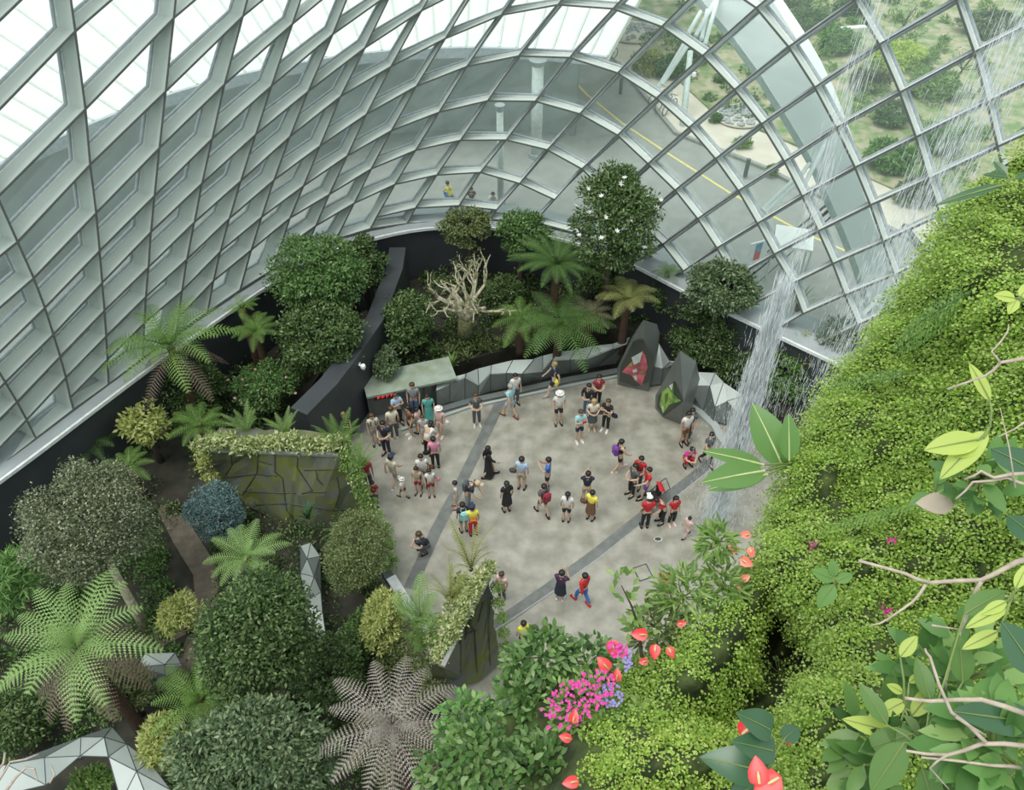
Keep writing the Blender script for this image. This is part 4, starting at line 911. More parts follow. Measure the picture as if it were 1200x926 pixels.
# --- tree ferns and cycad
tree_fern(200, 408, 74, 4.3, 'large bright green tree fern against the left glass wall', nf=14, old=5)
tree_fern(300, 390, 34, 3.6, 'small tree fern with a dark trunk right of the large glass-wall fern', nf=13)
tree_fern(284, 362, 22, 3.9, 'smallest tree fern close to the ledge by the left glass wall', nf=9)
tree_fern(652, 310, 54, 4.6, 'feathery dark cycad with stiff radiating leaves below the round flowering tree', 'ferndark', nf=26, cat='cycad', nm='cycad', Wk=.26, e0=.7, e1=-.25, zg=.7, npair=34)
tree_fern(655, 376, 62, 2.9, 'wide spreading tree fern directly above the balustrade', 'ferndark', nf=15, zg=.7, Wk=.40, e0=.35, e1=-.7)
tree_fern(610, 372, 40, 2.7, 'light green tree fern just right of the bare tree trunk', 'fern', nf=9, zg=.7, Wk=.4, e0=.3, e1=-.7)
tree_fern(735, 352, 38, 3.4, 'yellowing tree fern left of the tall display pillar', 'fernyellow', nf=11, zg=.7, Wk=.45)
tree_fern(690, 372, 34, 2.4, 'olive green tree fern between the wide fern and the yellowing fern', 'fernolive', nf=11, zg=.7)
tree_fern(782, 320, 18, 3.6, 'tiny bright tree fern in front of the glass near the round flowering tree', 'fern', nf=9, zg=.7, trunk_r=.1)
tree_fern(92, 760, 92, 5.2, 'largest bright green tree fern at the left edge of the garden', 'fernpale', nf=14, old=10, Wk=.38, npair=18)
tree_fern(236, 820, 58, 3.6, 'bright tree fern behind the wide sage green tree', 'fern', nf=13)
tree_fern(290, 655, 50, 3.4, 'bright green tree fern between the blue grey shrub and the big dark tree', 'fernpale', nf=13)
tree_fern(460, 850, 88, 6.6, 'silvery brown tree fern with drooping fronds at the bottom centre', 'fernsilver', nf=13, old=6, oldm='fernolive', Wk=.36, e0=.45, e1=-.7, npair=18)
tree_fern(235, 500, 36, 2.4, 'light green low tree fern behind the left end of the slate planter', 'fern', nf=11)
tree_fern(152, 548, 30, 2.0, 'bright low fern between the yellow green bush and the big grey tree', 'fern', nf=11)
tree_fern(105, 520, 44, 1.8, 'dark fern under the ledge left of the yellow green bush', 'ferndark', nf=11)
tree_fern(395, 625, 20, 1.6, 'small dark spiky fern at the foot of the slate planter', 'ferndark', nf=9, Wk=.2, trunk_r=.08)
# planting on top of the slate planter
for i, (x, y, L, m, lab) in enumerate([(290, 505, 1.1, 'fernpale', 'upright sword fern on the slate planter, leftmost of its row'), (335, 508, 1.0, 'fernpale', 'upright sword fern on the slate planter, second from the left'), (398, 522, 1.4, 'fern', 'tall upright sword fern at the right end of the slate planter'), (424, 548, 1.2, 'fern', 'arching sword fern hanging at the plaza edge of the slate planter')]):
    upright_fern(lab, x, y, 3.0, L, m, 10)
def clumps(name, lab, cat, pts, z, r, n, ln, wd, m, flower=None, nfl=0):
    P = []; 
    for i, (x, y, *zz) in enumerate(pts):
        q = atz(x, y, zz[0] if zz else z); d = rdir(n); d[:, 2] = abs(d[:, 2]); P.append(q + d * R.uniform(.4, 1, (n, 1)) * r)
    Q = np.concatenate(P); c = Q.mean(0); c[2] = Q[:, 2].min(); k = len(Q); D = unit(rdir(k) + np.array([0, 0, .3])); v, f = kites(Q - c, D, unit(rdir(k) * .6 + np.array([0, 0, 1])), R.uniform(.7, 1.2, k) * ln, R.uniform(.7, 1.2, k) * wd)
    o = npobj(name, v, f, M[m]); o.location = tuple(c); tag(o, lab, cat, kind='stuff')
    return o
clumps('cream_foliage', 'cream and yellow leaved plants along the top of the slate planter', 'foliage', [(x, 519 + (x * 7 % 8), 3.05 + (x * 5 % 7) * .05) for x in range(236, 402, 9)], 3.05, .36, 200, .16, .07, 'cream')
clumps('cream_foliage', 'variegated trailing plants down the left end of the slate planter', 'foliage', [(240, 530, 2.9), (240, 545, 2.4), (246, 560, 2.0), (238, 535, 2.2)], 2, .3, 160, .13, .06, 'yellowleaf')
clumps('trailing_foliage', 'white-dotted climbers spilling down the plaza side of the slate planter', 'foliage', [(404, 532, 3.0), (410, 548, 2.6), (418, 562, 2.2), (425, 578, 1.7), (432, 592, 1.2), (440, 608, .9), (448, 624, .7), (453, 642, .5), (456, 660, .4)], 2, .36, 330, .11, .05, 'light')
clumps('trailing_foliage', 'white flowers scattered over the plaza side climbers', 'flowers', [(406, 534, 3.1), (420, 566, 2.3), (436, 600, 1.3), (450, 632, .8)], 2, .42, 26, .09, .07, 'cream')
# planting on the wedge planter
clumps('cream_foliage', 'cream leaved plants along the back of the wedge planter', 'foliage', [(572, 668, 3.6), (565, 676, 3.6), (558, 688, 3.6), (551, 700, 3.6), (544, 714, 3.6), (537, 728, 3.6), (529, 742, 3.6), (521, 756, 3.5), (514, 770, 3.4), (545, 694, 3.3), (530, 712, 3.1), (520, 732, 3.0), (508, 752, 2.7), (535, 700, 3.0), (540, 682, 3.3)], 3, .28, 260, .12, .06, 'cream')
clumps('trailing_foliage', 'small leaved climbers down the plaza side of the wedge planter', 'foliage', [(582, 690, 3.0), (584, 708, 2.5), (588, 726, 2.0), (590, 744, 1.4), (592, 760, .9)], 2, .22, 200, .08, .04, 'light')
upright_fern('tall narrow horsetail fern rising above the wedge planter tip', 552, 668, 3.2, 2.0, 'fernyellow', 8, spread=.05, Wk=.14)
upright_fern('wispy upright fern left of the wedge planter tip', 528, 705, 3.0, 1.5, 'fernyellow', 9, spread=.1, Wk=.16)
upright_fern('bright feathery fern leaning over the plaza left of the wedge planter', 494, 728, 2.6, 1.5, 'fernpale', 11, spread=.35, Wk=.4)
upright_fern('bright upright fern between the silver tree fern and the wedge planter', 498, 760, 2.4, 1.1, 'fern', 9, spread=.3, Wk=.3)
clumps('trailing_foliage', 'mixed small plants between the silver fern and the wedge planter', 'foliage', [(470, 760, 1.5), (484, 775, 1.5), (500, 785, 1.6), (455, 775, 1.2), (505, 810, 1.5), (480, 745, 1.5), (500, 740, 2.0)], 2, .45, 380, .11, .05, 'olive')
# strappy plants by the balustrade
for i, (x, y, L, m) in enumerate([(530, 432, .8, 'light'), (548, 424, .7, 'olive'), (512, 420, .9, 'mid'), (590, 408, .6, 'light'), (505, 445, .6, 'mid')]):
    tuft('strappy_plant', 'strap-leaved tuft behind the balustrade, %s from the left' % ['fourth', 'fifth', 'third', 'sixth', 'second'][i] if i != 2 else 'taller strap-leaved tuft above the booth roof', 'plant', atz(x, y, .75), 34, L, .06, m)
tuft('spiky_plant', 'dark spiky rosette at the foot of the slate planter face', 'plant', atz(362, 610, 1.2), 30, .8, .05, 'glossy')
# red brown trunk behind the waterfall
rt = empty('stump_palm', atz(915, 425, .7)); tag(rt, 'slim palm with reddish brown trunk behind the falling water', 'palm')
trunk(rt, 3.0, .13, M['fibre']); v, f = tuft_mesh(40, 1.0, .05, 'light', spread=1.3, droop=.5); q_ = npobj('leaves', v, f, M['light'], rt); q_.location = (0, 0, 3.0)
rt = empty('stump_palm', atz(938, 430, .7)); tag(rt, 'short reddish brown fern trunk right of the slim palm', 'palm'); trunk(rt, 1.8, .22, M['fibre']); v, f = tuft_mesh(30, .7, .04, 'olive', spread=1.4, droop=.6); q_ = npobj('leaves', v, f, M['olive'], rt); q_.location = (0, 0, 1.8)
# --- outside planting
cover([(905, -30), (935, 20), (975, 90), (1010, 170), (1060, 230), (1100, 236), (1210, 258), (1330, 290), (1330, -90), (1000, -110)], ZE + .2, 15000, .34, .10, 'light', 'light green low planting outside, right of the white arch', .5, lumps=150)
cover([(905, -30), (935, 20), (975, 90), (1010, 170), (1060, 230), (1100, 236), (1210, 258), (1330, 290), (1330, -90), (1000, -110)], ZE + .2, 9000, .36, .08, 'fresh', 'grassy green planting outside, right of the white arch', .6, lumps=90)
cover([(690, -10), (720, 22), (765, 62), (830, 122), (905, 158), (925, 130), (880, 60), (840, 0), (800, -40)], ZE + .2, 4500, .28, .09, 'mid', 'mixed low planting outside between the sidewalk and the arch', .4, lumps=60)
for i, (x, y, rx, ry, m, lab) in enumerate([(760, 75, 22, 14, 'yellowleaf', 'yellow green shrub outside, behind the pair of white rods'), (785, 78, 18, 16, 'mid', 'dark green shrub outside right of the yellow one'), (815, 60, 20, 20, 'mid', 'green shrub outside beside the leaning post'),
    (945, 25, 30, 18, 'mid', 'dense shrub outside right of the arch top'), (985, 50, 24, 20, 'fresh', 'spiky green shrub outside with pale bench behind'), (930, 8, 24, 14, 'mid', 'shrub outside at the top edge right of the arch'), (1050, 65, 34, 24, 'lime', 'bright lime shrub outside at the upper right'),
    (1020, 95, 22, 18, 'olive', 'reddish olive shrub outside left of the bright lime one'), (1095, 100, 34, 24, 'light', 'light green shrub outside below the bare sapling'), (1045, 135, 20, 14, 'mid', 'low dark shrub outside above the agave'), (1045, 185, 30, 24, 'fresh', 'blue green grassy shrub outside low by the kerb'),
    (1105, 165, 28, 20, 'fresh', 'soft blue green shrub outside behind the spray'), (1075, 225, 24, 18, 'sage', 'grey green shrub outside at the road edge'), (870, 168, 12, 5, 'light', 'low yellow green shrub outside by the stone circle'), (838, 138, 9, 5, 'mid', 'small dark shrub outside left of the stone circle'), (846, 92, 11, 7, 'mid', 'mid green shrub outside above the stone circle'), (905, 200, 6, 4, 'light', 'tiny shrub outside by the kerb left of the arch'),
    (1160, 30, 40, 24, 'sage', 'pale shrub outside at the top right corner'), (1000, 8, 24, 14, 'mid', 'green shrub outside at the top edge above the bench')]):
    shrub('outdoor_shrub', lab, 'shrub', x, y, rx * 1.1, ry * 1.1, 1.75 if rx > 13 else 1.4, m, 1900 if rx > 13 else 500, .30 if rx > 13 else .15, .11 if rx > 13 else .07, 18, ZE + .2, tr=.05, branches=3, zr=.7 if rx > 13 else .3)
ag = tuft('agave', 'grey green agave rosette outside on bare sand', 'plant', atz(1032, 142, ZE + .2), 34, .9, .14, 'blue', spread=1.4, droop=.2)
for i, (x, y) in enumerate([(972, 45), (1075, 215), (948, 70), (1060, 200), (1090, 232)]):
    tuft('grass_tuft', 'spiky grass tuft outside, %s' % ['near the pale bench', 'beside the grey green shrub', 'beside the arch edge', 'above the grey green shrub', 'nearest the road corner'][i], 'grass', atz(x, y, ZE + .2), 60, 1.6, .06, 'fresh', spread=1.2, droop=.4)
bn = empty('bench', atz(998, 40, ZE + .2), .2); tag(bn, 'pale white bench outside among the shrubs', 'bench')
MB().box((0, 0, .45), (.9, .22, .04)).build('seat', M['white'], bn)
for s_ in (-.75, .75): MB().box((s_, 0, .22), (.05, .2, .22)).build('leg', M['white'], bn)
for x, y, lab in [(1112, 108, 'thin bare sapling outside with few leaves, lower one'), (1045, 55, 'thin leaning sapling outside, upper one')]:
    o = empty('sapling', atz(x, y, ZE + .2)); tag(o, lab, 'tree'); mb = MB(); mb.tube([(0, 0, 0), (.3, .1, 1.2), (.9, .3, 2.6)], [.07, .05, .02], 6); ends = []
    for k in range(7): a = rdir(1)[0]; e = np.array([.5, .2, 1.6]) + np.array([a[0] * .9, a[1] * .9, abs(a[2]) * .8]); mb.tube([(.35, .12, 1.3), e], [.03, .01], 5); ends.append(e)
    mb.build('trunk', M['bark'], o, True); E_ = np.array(ends)[R.randint(0, 7, 160)] + rdir(160) * .35; v, f = kites(E_, rdir(160), rdir(160), np.full(160, .16), np.full(160, .07)); npobj('foliage', v, f, M['light'], o)

# pale twisted vine in the bottom left corner
vn = empty('vine', atz(10, 925, 4.2)); l0 = np.array(tuple(vn.location)); tag(vn, 'pale twisted leafless vine over the corner metal roof', 'vine')
for pts, r_ in [([(-8, 925), (5, 905), (12, 893), (30, 890), (45, 884)], .03), ([(5, 930), (18, 912), (30, 900), (40, 901), (44, 915)], .035), ([(-5, 905), (4, 895), (6, 882)], .03), ([(58, 918), (64, 908), (60, 898)], .022)]:
    q = [atz(x, y, 4.2 + .05 * k) - l0 for k, (x, y) in enumerate(pts)]; MB().tube(q, [r_ * (1 - .12 * k) for k in range(len(q))], 7).build('stem', M['twig'], vn, True)
# ================================================================== THE PLANTED MOUNTAIN SLOPE
SIL = [(1330, 60, 8.2), (1205, 178, 8.2), (1150, 208, 8.4), (1112, 262, 8.8), (1088, 310, 9.2), (1052, 352, 9.5), (1030, 398, 9.6), (985, 440, 9.6), (955, 500, 9.6), (925, 560, 9.5), (905, 615, 9.3), (890, 655, 9.1), (868, 690, 9.0), (835, 725, 9.0), (790, 760, 9.0), (735, 785, 8.9), (690, 788, 9.0), (650, 792, 9.0), (610, 806, 9.0), (575, 838, 8.8), (545, 880, 8.5), (530, 930, 8.0), (520, 1010, 7.4)]
SP = np.array([[a, b] for a, b, c in SIL], float); SDp = np.array([c for a, b, c in SIL])
def interp(arr, s):
    s = np.clip(s, 0, 1) * (len(arr) - 1); i = np.minimum(s.astype(int), len(arr) - 2); f_ = s - i
    return arr[i] * (1 - f_)[..., None] + arr[i + 1] * f_[..., None] if arr.ndim > 1 else arr[i] * (1 - f_) + arr[i + 1] * f_
TG = np.array([1500.0, 1240.0])
HOLES = [(915, 765, 42, 66, 2.2), (985, 790, 22, 30, .5), (1003, 575, 22, 16, .5), (870, 840, 60, 30, 1.0), (960, 745, 18, 24, .5)]
LOBES = [(1150, 330, 120, 70, .55), (1070, 400, 80, 60, .45), (1010, 500, 80, 45, .5), (960, 560, 60, 45, .45), (1120, 480, 110, 70, .6), (930, 650, 60, 55, .5), (1010, 660, 80, 50, .5), (1120, 620, 100, 60, .5), (840, 740, 70, 60, .9), (800, 800, 60, 40, .6), (1010, 740, 60, 50, .5), (970, 830, 60, 60, .45), (780, 885, 110, 45, .7), (1060, 820, 80, 60, .4), (1160, 760, 90, 80, .3)]
def slope_pt(s, v):
    """s along the slope's outer edge, v inwards; gives a real place"""
    P = interp(SP, s); d0 = interp(SDp, s); q = P + (TG - P) * v[:, None]
    d = d0 + (2.4 - d0) * np.clip(v, 0, 1) ** 0.72 * .92
    for cx, cy, rx, ry, k in HOLES: d = d + k * np.exp(-(((q[:, 0] - cx) / rx) ** 2 + ((q[:, 1] - cy) / ry) ** 2) * 1.6)
    for cx, cy, rx, ry, k in LOBES: d = d - k * (d / 9) * np.exp(-(((q[:, 0] - cx) / rx) ** 2 + ((q[:, 1] - cy) / ry) ** 2) * 1.8)
    d = d + .10 * (d / 6) * (np.sin(q[:, 0] * .06 + 2 * np.sin(q[:, 1] * .035)) * np.cos(q[:, 1] * .07 - q[:, 0] * .03) + .5 * np.sin(q[:, 0] * .13 + q[:, 1] * .11 + 1.3 * np.sin(q[:, 0] * .05)))
    a = (q[:, 0] - CX) / F_PX; b = (CY - q[:, 1]) / F_PX
    D = np.stack([a, S2 + b * S2, -S2 + b * S2], 1)
    return O + D * d[:, None], q
NS, NV = 150, 90
ss = np.linspace(0, 1, NS); vv = np.linspace(0, 1, NV)
SS, VV = np.meshgrid(ss, vv, indexing='ij'); G, GQ = slope_pt(SS.ravel(), VV.ravel()); G = G.reshape(NS, NV, 3)
back = G[:, 0] + np.array([1.2, .9, -2.0]); back2 = G[:, 0] + np.array([2.5, 1.0, -12.0]); back2[:, 2] = np.maximum(-.3, back2[:, 2])
back = G[:, 0] + np.array([.25, -.15, -1.0]); foot = back.copy(); foot[:, 0] += .3; foot[:, 2] = -.3
GG = np.concatenate([foot[:, None], back[:, None], G], 1); nv = NV + 2
idx_ = np.arange(NS * nv).reshape(NS, nv); a = idx_[:-1, :-1].ravel(); b = idx_[1:, :-1].ravel(); c = idx_[1:, 1:].ravel(); d = idx_[:-1, 1:].ravel()
tri = np.concatenate([np.stack([a, b, c], 1), np.stack([a, c, d], 1)])
mo = npobj('wall_mountain', GG.reshape(-1, 3), tri, M['hillrock']); tag(mo, kind='structure'); mo.data.polygons.foreach_set('use_smooth', [True] * len(mo.data.polygons))
NG = np.cross(np.gradient(G, axis=0), np.gradient(G, axis=1)); NG = unit(NG); fl_ = (NG * (O - G)).sum(-1) < 0; NG[fl_] *= -1
def in_shape(q, shapes):
    m = np.zeros(len(q), bool)
    for cx, cy, rx, ry in shapes: m |= ((q[:, 0] - cx) / rx) ** 2 + ((q[:, 1] - cy) / ry) ** 2 < 1
    return m
# area weights of the grid cells
cA = np.linalg.norm(np.cross(G[1:, :-1] - G[:-1, :-1], G[:-1, 1:] - G[:-1, :-1]), axis=-1)
Dg = G[:-1, :-1] @ np.array([0, S2, -S2]) + CAM_Z * S2
def sample(n, keep):
    w_ = (cA / np.maximum(Dg, 1.5) ** .7).ravel(); w_ = w_ / w_.sum(); k = R.choice(len(w_), n, p=w_); i = k // (NV - 1); j = k % (NV - 1)
    s = (i + R.rand(n)) / (NS - 1); v = (j + R.rand(n)) / (NV - 1); p, q = slope_pt(s, v); ok = (q[:, 0] < 1320) & (q[:, 1] < 1040) & (q[:, 1] > 60) & keep(q)
    return p[ok], NG[i[ok], j[ok]], q[ok]
DARK = [(915, 765, 34, 62), (880, 846, 46, 14), (960, 775, 16, 24), (985, 605, 16, 10), (905, 820, 40, 22)]
FRONT = lambda q: (q[:, 0] < 690) & (q[:, 1] > 770)          # shrubs of the lower middle, no maidenhair there
def sprays(P, Nn, n_leaf, L, size, jitter=1.0):
    """drooping sprays of little fan leaflets hanging down the slope"""
    n = len(P); g = np.array([0, 0, -1.0]); dn = unit(g - Nn * (Nn @ g)[:, None]); out = unit(dn * .75 + Nn * .6 + rdir(n) * .45 * jitter)
    Vs = []; Fs = []; off = 0; side = unit(np.cross(out, Nn)); Ls = L * R.uniform(.6, 1.3, n)
    for k in range(n_leaf):
        t = (k + .6) / n_leaf; sd = 1 if k % 2 else -1
        p = P + Nn * .02 + out * (Ls * t)[:, None] + np.array([0, 0, -1]) * (Ls * .42 * t * t)[:, None]
        w_ = .26 * math.sin(math.pi * min(1, t * .9 + .12)) * L; p = p + side * (sd * w_ * R.uniform(.2, 1.1, n))[:, None] + rdir(n) * .008
        D = unit(side * sd * .8 + out * .6 + rdir(n) * .5); N2 = unit(Nn * .8 + np.array([0, 0, .8]) + rdir(n) * .75)
        z = size * R.uniform(.7, 1.25, n); v, f = kites(p, D, N2, z, z * 1.05, .1); Vs.append(v); Fs.append(f + off); off += len(v)
    return np.concatenate(Vs), np.concatenate(Fs)
def carpet(name, lab, n, keep, m, nl=12, L=.24, size=.026, jitter=1.0):
    P, Nn, q = sample(n, keep); v, f = sprays(P, Nn, nl, L, size, jitter); o = npobj(name, v, f, M[m]); tag(o, lab, 'fern carpet', kind='stuff'); return o
low = lambda q: (q[:, 0] < 905) & (q[:, 1] > 690)
nd = lambda q: ~in_shape(q, DARK)
carpet('maidenhair_fern_carpet', 'dense yellow green maidenhair fern hanging over the upper mountain slope', 17500, lambda q: nd(q) & ~low(q) & (q[:, 1] < 560), 'maiden', 13, .26, .027, .7)
carpet('maidenhair_fern_carpet', 'maidenhair fern with larger sprays covering the middle of the slope', 17500, lambda q: nd(q) & ~low(q) & (q[:, 1] >= 560), 'maiden', 13, .22, .025)
carpet('maidenhair_fern_carpet', 'paler fresh maidenhair tips scattered over the slope', 6000, lambda q: nd(q) & ~low(q), 'maidenpale', 12, .26, .026)
carpet('maidenhair_fern_carpet', 'rounded mounds of maidenhair fern left of the dark hollow', 11000, lambda q: nd(q) & low(q) & ~FRONT(q), 'maiden', 12, .20, .027)
carpet('maidenhair_fern_carpet', 'mossy pale fern mound at the bottom edge right of the magenta flowers', 6500, lambda q: in_shape(q, [(785, 900, 105, 42)]), 'lime', 11, .14, .022)

# --- leafy plants of the lower middle
def slope_at(px, py):
    q = (GQ - np.array([px, py])) ** 2; k = q.sum(1).argmin(); return G.reshape(-1, 3)[k], NG.reshape(-1, 3)[k]
def leaf_mesh(L, W, m, heart=False, curl=.15, nm='leaf', seg=7, rib=None, tip=1.0):
    V = []; F = []
    for j in range(seg + 1):
        t = j / seg; w_ = W * .5 * (math.sin(math.pi * (t ** .62 if heart else t ** .85)) ** .8 if 0 < t < 1 else 0); x = L * t; z = -curl * L * t * t
        if heart and j == 0: V += [(-.02, W * .001, 0), (0, 0, -.0), (-.02, -W * .001, 0)]; continue
        xb = x - (L * .14 * (1 - t) if heart and t < .3 else 0)
        V += [(xb, w_, z + w_ * .22), (x, 0, z), (xb, -w_, z + w_ * .22)]
    for j in range(seg):
        a = j * 3; F += [(a, a + 1, a + 4, a + 3), (a + 1, a + 2, a + 5, a + 4)]
    me = bpy.data.meshes.new(nm); me.from_pydata(V, [], F); me.update(); me.materials.append(M[m]); me.polygons.foreach_set('use_smooth', [True] * len(F)); return me
def orient(o, p, d, n=(0, 0, 1)):
    d = Vector([float(x) for x in d]).normalized(); n = Vector([float(x) for x in n]); y = n.cross(d)
    if y.length < 1e-4: y = Vector((0, 1, 0))
    y.normalize(); z = d.cross(y); Mx = Matrix((d, y, z)).transposed().to_4x4(); Mx.translation = Vector([float(x) for x in p]); o.matrix_basis = Mx
def leafy(name, lab, cat, x, y, r, n, L, W, m, d=None, group=None, heart=False, stems=True, up=.5, single=False):
    """rosette/bush of real leaves; each leaf a part when there are few"""
    if d is None: p, nn = slope_at(x, y)
    else: p, nn = atd(x, y, d), unit(O - atd(x, y, d))
    o = empty(name, p); tag(o, lab, cat, group); rr = r / F_PX * depth(p)
    P = []; D = []
    for k in range(n):
        u = rdir(1)[0]; u = u if np.dot(u, nn) > 0 else -u; P.append(u * rr * rnd.uniform(.45, 1)); D.append(unit(u + rdir(1)[0] * .8 + np.array([0, 0, -.1])))
    P = np.array(P); D = np.array(D)
    if single:
        ms = [leaf_mesh(L, W, m, heart, c) for c in (.1, .3)]
        for k in range(n): f = link(bpy.data.objects.new('leaf', ms[k % 2]), o); orient(f, P[k], D[k], unit(nn * .7 + np.array([0, 0, 1]) + rdir(1)[0] * .4)); s_ = rnd.uniform(.75, 1.15); f.scale = (s_, s_, s_)
    else:
        V = []; F = []
        me = leaf_mesh(L, W, m, heart, .2, seg=4); bv = np.array([tuple(v_.co) for v_ in me.vertices]); bf = [tuple(p_.vertices) for p_ in me.polygons]
        for k in range(n):
            d_ = D[k]; nz = unit(nn * .7 + np.array([0, 0, 1]) + rdir(1)[0] * .6); yy = unit(np.cross(nz, d_)); zz = np.cross(d_, yy); Rm = np.stack([d_, yy, zz], 1); s_ = rnd.uniform(.7, 1.15)
            k0 = len(V) * 1; V.extend((bv * s_) @ Rm.T + P[k]); F += [tuple(i + k0 for i in q) for q in bf]
        meshobj('foliage', V, F, M[m], o, True)
    if stems:
        mb = MB()
        for k in range(min(n, 14)): mb.tube([-nn * .1, P[k] * .6 - np.array([0, 0, .02]), P[k]], [.010, .008, .005], 5)
        mb.build('stems', M['stem'] , o)
    return o, nn
k_ = 0
for x, y, r, n, L, W, m, lab in [
    (548, 848, 36, 190, .14, .075, 'fresh', 'round-leaved green bush below the wedge planter'), (612, 812, 30, 150, .15, .08, 'mid', 'mid green bush right under the wedge planter base'), (640, 770, 36, 150, .16, .075, 'mid', 'broadleaf bush in front of the person in yellow'), (690, 780, 36, 140, .15, .07, 'mid', 'leafy green bush left of the first red anthurium'),
    (620, 850, 46, 220, .14, .07, 'fresh', 'large leafy bush left of the magenta flowers'), (560, 885, 44, 190, .14, .075, 'mid', 'dark leafy bush right of the silver tree fern'), (630, 905, 46, 200, .15, .075, 'mid', 'leafy bush at the bottom edge below the magenta flowers'), (520, 905, 34, 130, .13, .07, 'mid', 'round-leaved plant at the bottom edge, right of the silver fern tips'),
    (730, 800, 34, 120, .14, .06, 'light', 'yellow green leafy patch under the red anthuriums'), (800, 700, 36, 240, .15, .028, 'light', 'willow-leaved bush at the plaza edge below the waterfall'), (770, 735, 34, 180, .14, .032, 'olive', 'narrow-leaved bush left of the maidenhair mounds'), (850, 690, 28, 160, .14, .03, 'light', 'small narrow-leaved bush left of the coral anthuriums'), (840, 635, 22, 110, .15, .03, 'light', 'narrow-leaved plant on the plaza edge under the falling water'),
    (745, 860, 40, 130, .13, .07, 'light', 'heart-leaved climber beside the magenta flowers'), (700, 900, 36, 120, .13, .06, 'mid', 'leafy patch at the bottom edge between two flower patches'), (606, 776, 18, 70, .12, .055, 'mid', 'small bush hugging the right side of the wedge planter')]:
    leafy('leafy_bush', lab, 'bush', x, y, r, int(n * 2.2) if W > .04 else int(n * 1.4), L * .68 if W > .04 else L, W * .66 if W > .04 else W, m, d=8.6 - (.9 if y > 850 else 0))
# twig rising over the plaza (leafy branch)
tw = empty('leafy_branch', atd(752, 770, 8.2)); l0 = np.array(tuple(tw.location)); tag(tw, 'leafy twig rising over the plaza floor left of the square cover', 'branch')
path = [atd(752, 770, 8.2), atd(748, 735, 8.1), atd(740, 710, 8.0), atd(728, 686, 8.0)]; MB().tube([p - l0 for p in path], [.018, .014, .01, .005], 6).build('stem', M['bark'], tw)
P = np.concatenate([np.array([path[j] - l0]).repeat(16, 0) for j in (1, 2, 3)]) + rdir(48) * .13
v, f = kites(P, rdir(48), unit(rdir(48) * .5 + np.array([0, -.5, 1])), np.full(48, .12), np.full(48, .055)); npobj('leaves', v, f, M['light'], tw)
# --- anthuriums: each flower is a thing
def anthurium(x, y, m, L, lab, group, d=None, tilt=None, stem=True):
    p, nn = slope_at(x, y)
    if d is not None: p = atd(x, y, d); nn = unit(O - p)
    p = p + nn * .14; o = empty('anthurium_flower', p - nn * .12); tag(o, lab, 'flower', group); l0 = p - nn * .12
    L *= .78; me = leaf_mesh(L, L * .8, 'fern', True, .1, 'spathe'); me.materials.clear(); me.materials.append(M[m]); f = link(bpy.data.objects.new('spathe', me), o)
    a = tilt if tilt is not None else rnd.uniform(0, 6.28); e1 = unit(np.cross(nn, (0, 0, 1))); e2 = np.cross(nn, e1); dr_ = unit(e1 * math.cos(a) + e2 * math.sin(a) + nn * .1); orient(f, p - l0, dr_, nn)
    q0 = p - l0 + nn * .01; MB().tube([q0, q0 + dr_ * L * .25 + nn * .04, q0 + dr_ * L * .4 + nn * .06], [.008, .009, .004], 6).build('spadix', M['spadix'], o)
    MB().tube([-nn * .15, p - l0], [.006, .006], 5).build('stalk', M['stem'], o)
for i, (x, y, a, L, lab) in enumerate([(878, 627, .3, .13, 'topmost coral anthurium of the cluster'), (862, 641, 1.2, .15, 'left coral anthurium, second from the top of the cluster'), (879, 643, 2.2, .13, 'right coral anthurium, second row of the cluster'), (869, 656, 3.0, .17, 'widest coral anthurium in the middle of the cluster'), (869, 680, 4.0, .13, 'fifth coral anthurium down, darker edge'), (865, 692, 5.0, .09, 'lowest small pale coral anthurium')]):
    anthurium(x, y, 'coral', L, lab, 'coral anthuriums', 8.6, a)
for i, (x, y, L, d, lab) in enumerate([(718, 752, .20, 8.0, 'large red anthurium highest on the left, edge-on'), (757, 744, .19, 8.0, 'red anthurium highest of the right trio'), (768, 757, .17, 8.0, 'red anthurium in the middle of the right trio'), (784, 760, .13, 8.0, 'small red anthurium at the right end of the row'), (795, 732, .11, 8.2, 'tiny red anthurium beside the maidenhair'), (758, 775, .11, 8.0, 'small red anthurium below the right trio'),
    (713, 784, .19, 7.8, 'red anthurium above the blue flowers'), (723, 797, .14, 7.8, 'darker red anthurium just below it to the right'), (672, 846, .14, 7.4, 'red anthurium at the lower edge of the magenta patch'), (668, 866, .13, 7.2, 'red anthurium under the magenta patch'), (676, 916, .16, 6.8, 'red anthurium at the bottom edge, centre'), (870, 860, .20, 5.2, 'rose red anthurium beside the dark hollow'), (890, 918, .18, 4.6, 'red anthurium at the bottom edge below the big leaves, left one'), (912, 912, .20, 4.6, 'red anthurium at the bottom edge below the big leaves, right one'), (921, 862, .08, 5.2, 'small red anthurium tip behind the blue green leaf')]):
    anthurium(x, y, 'red', L, lab, 'red anthuriums', d)
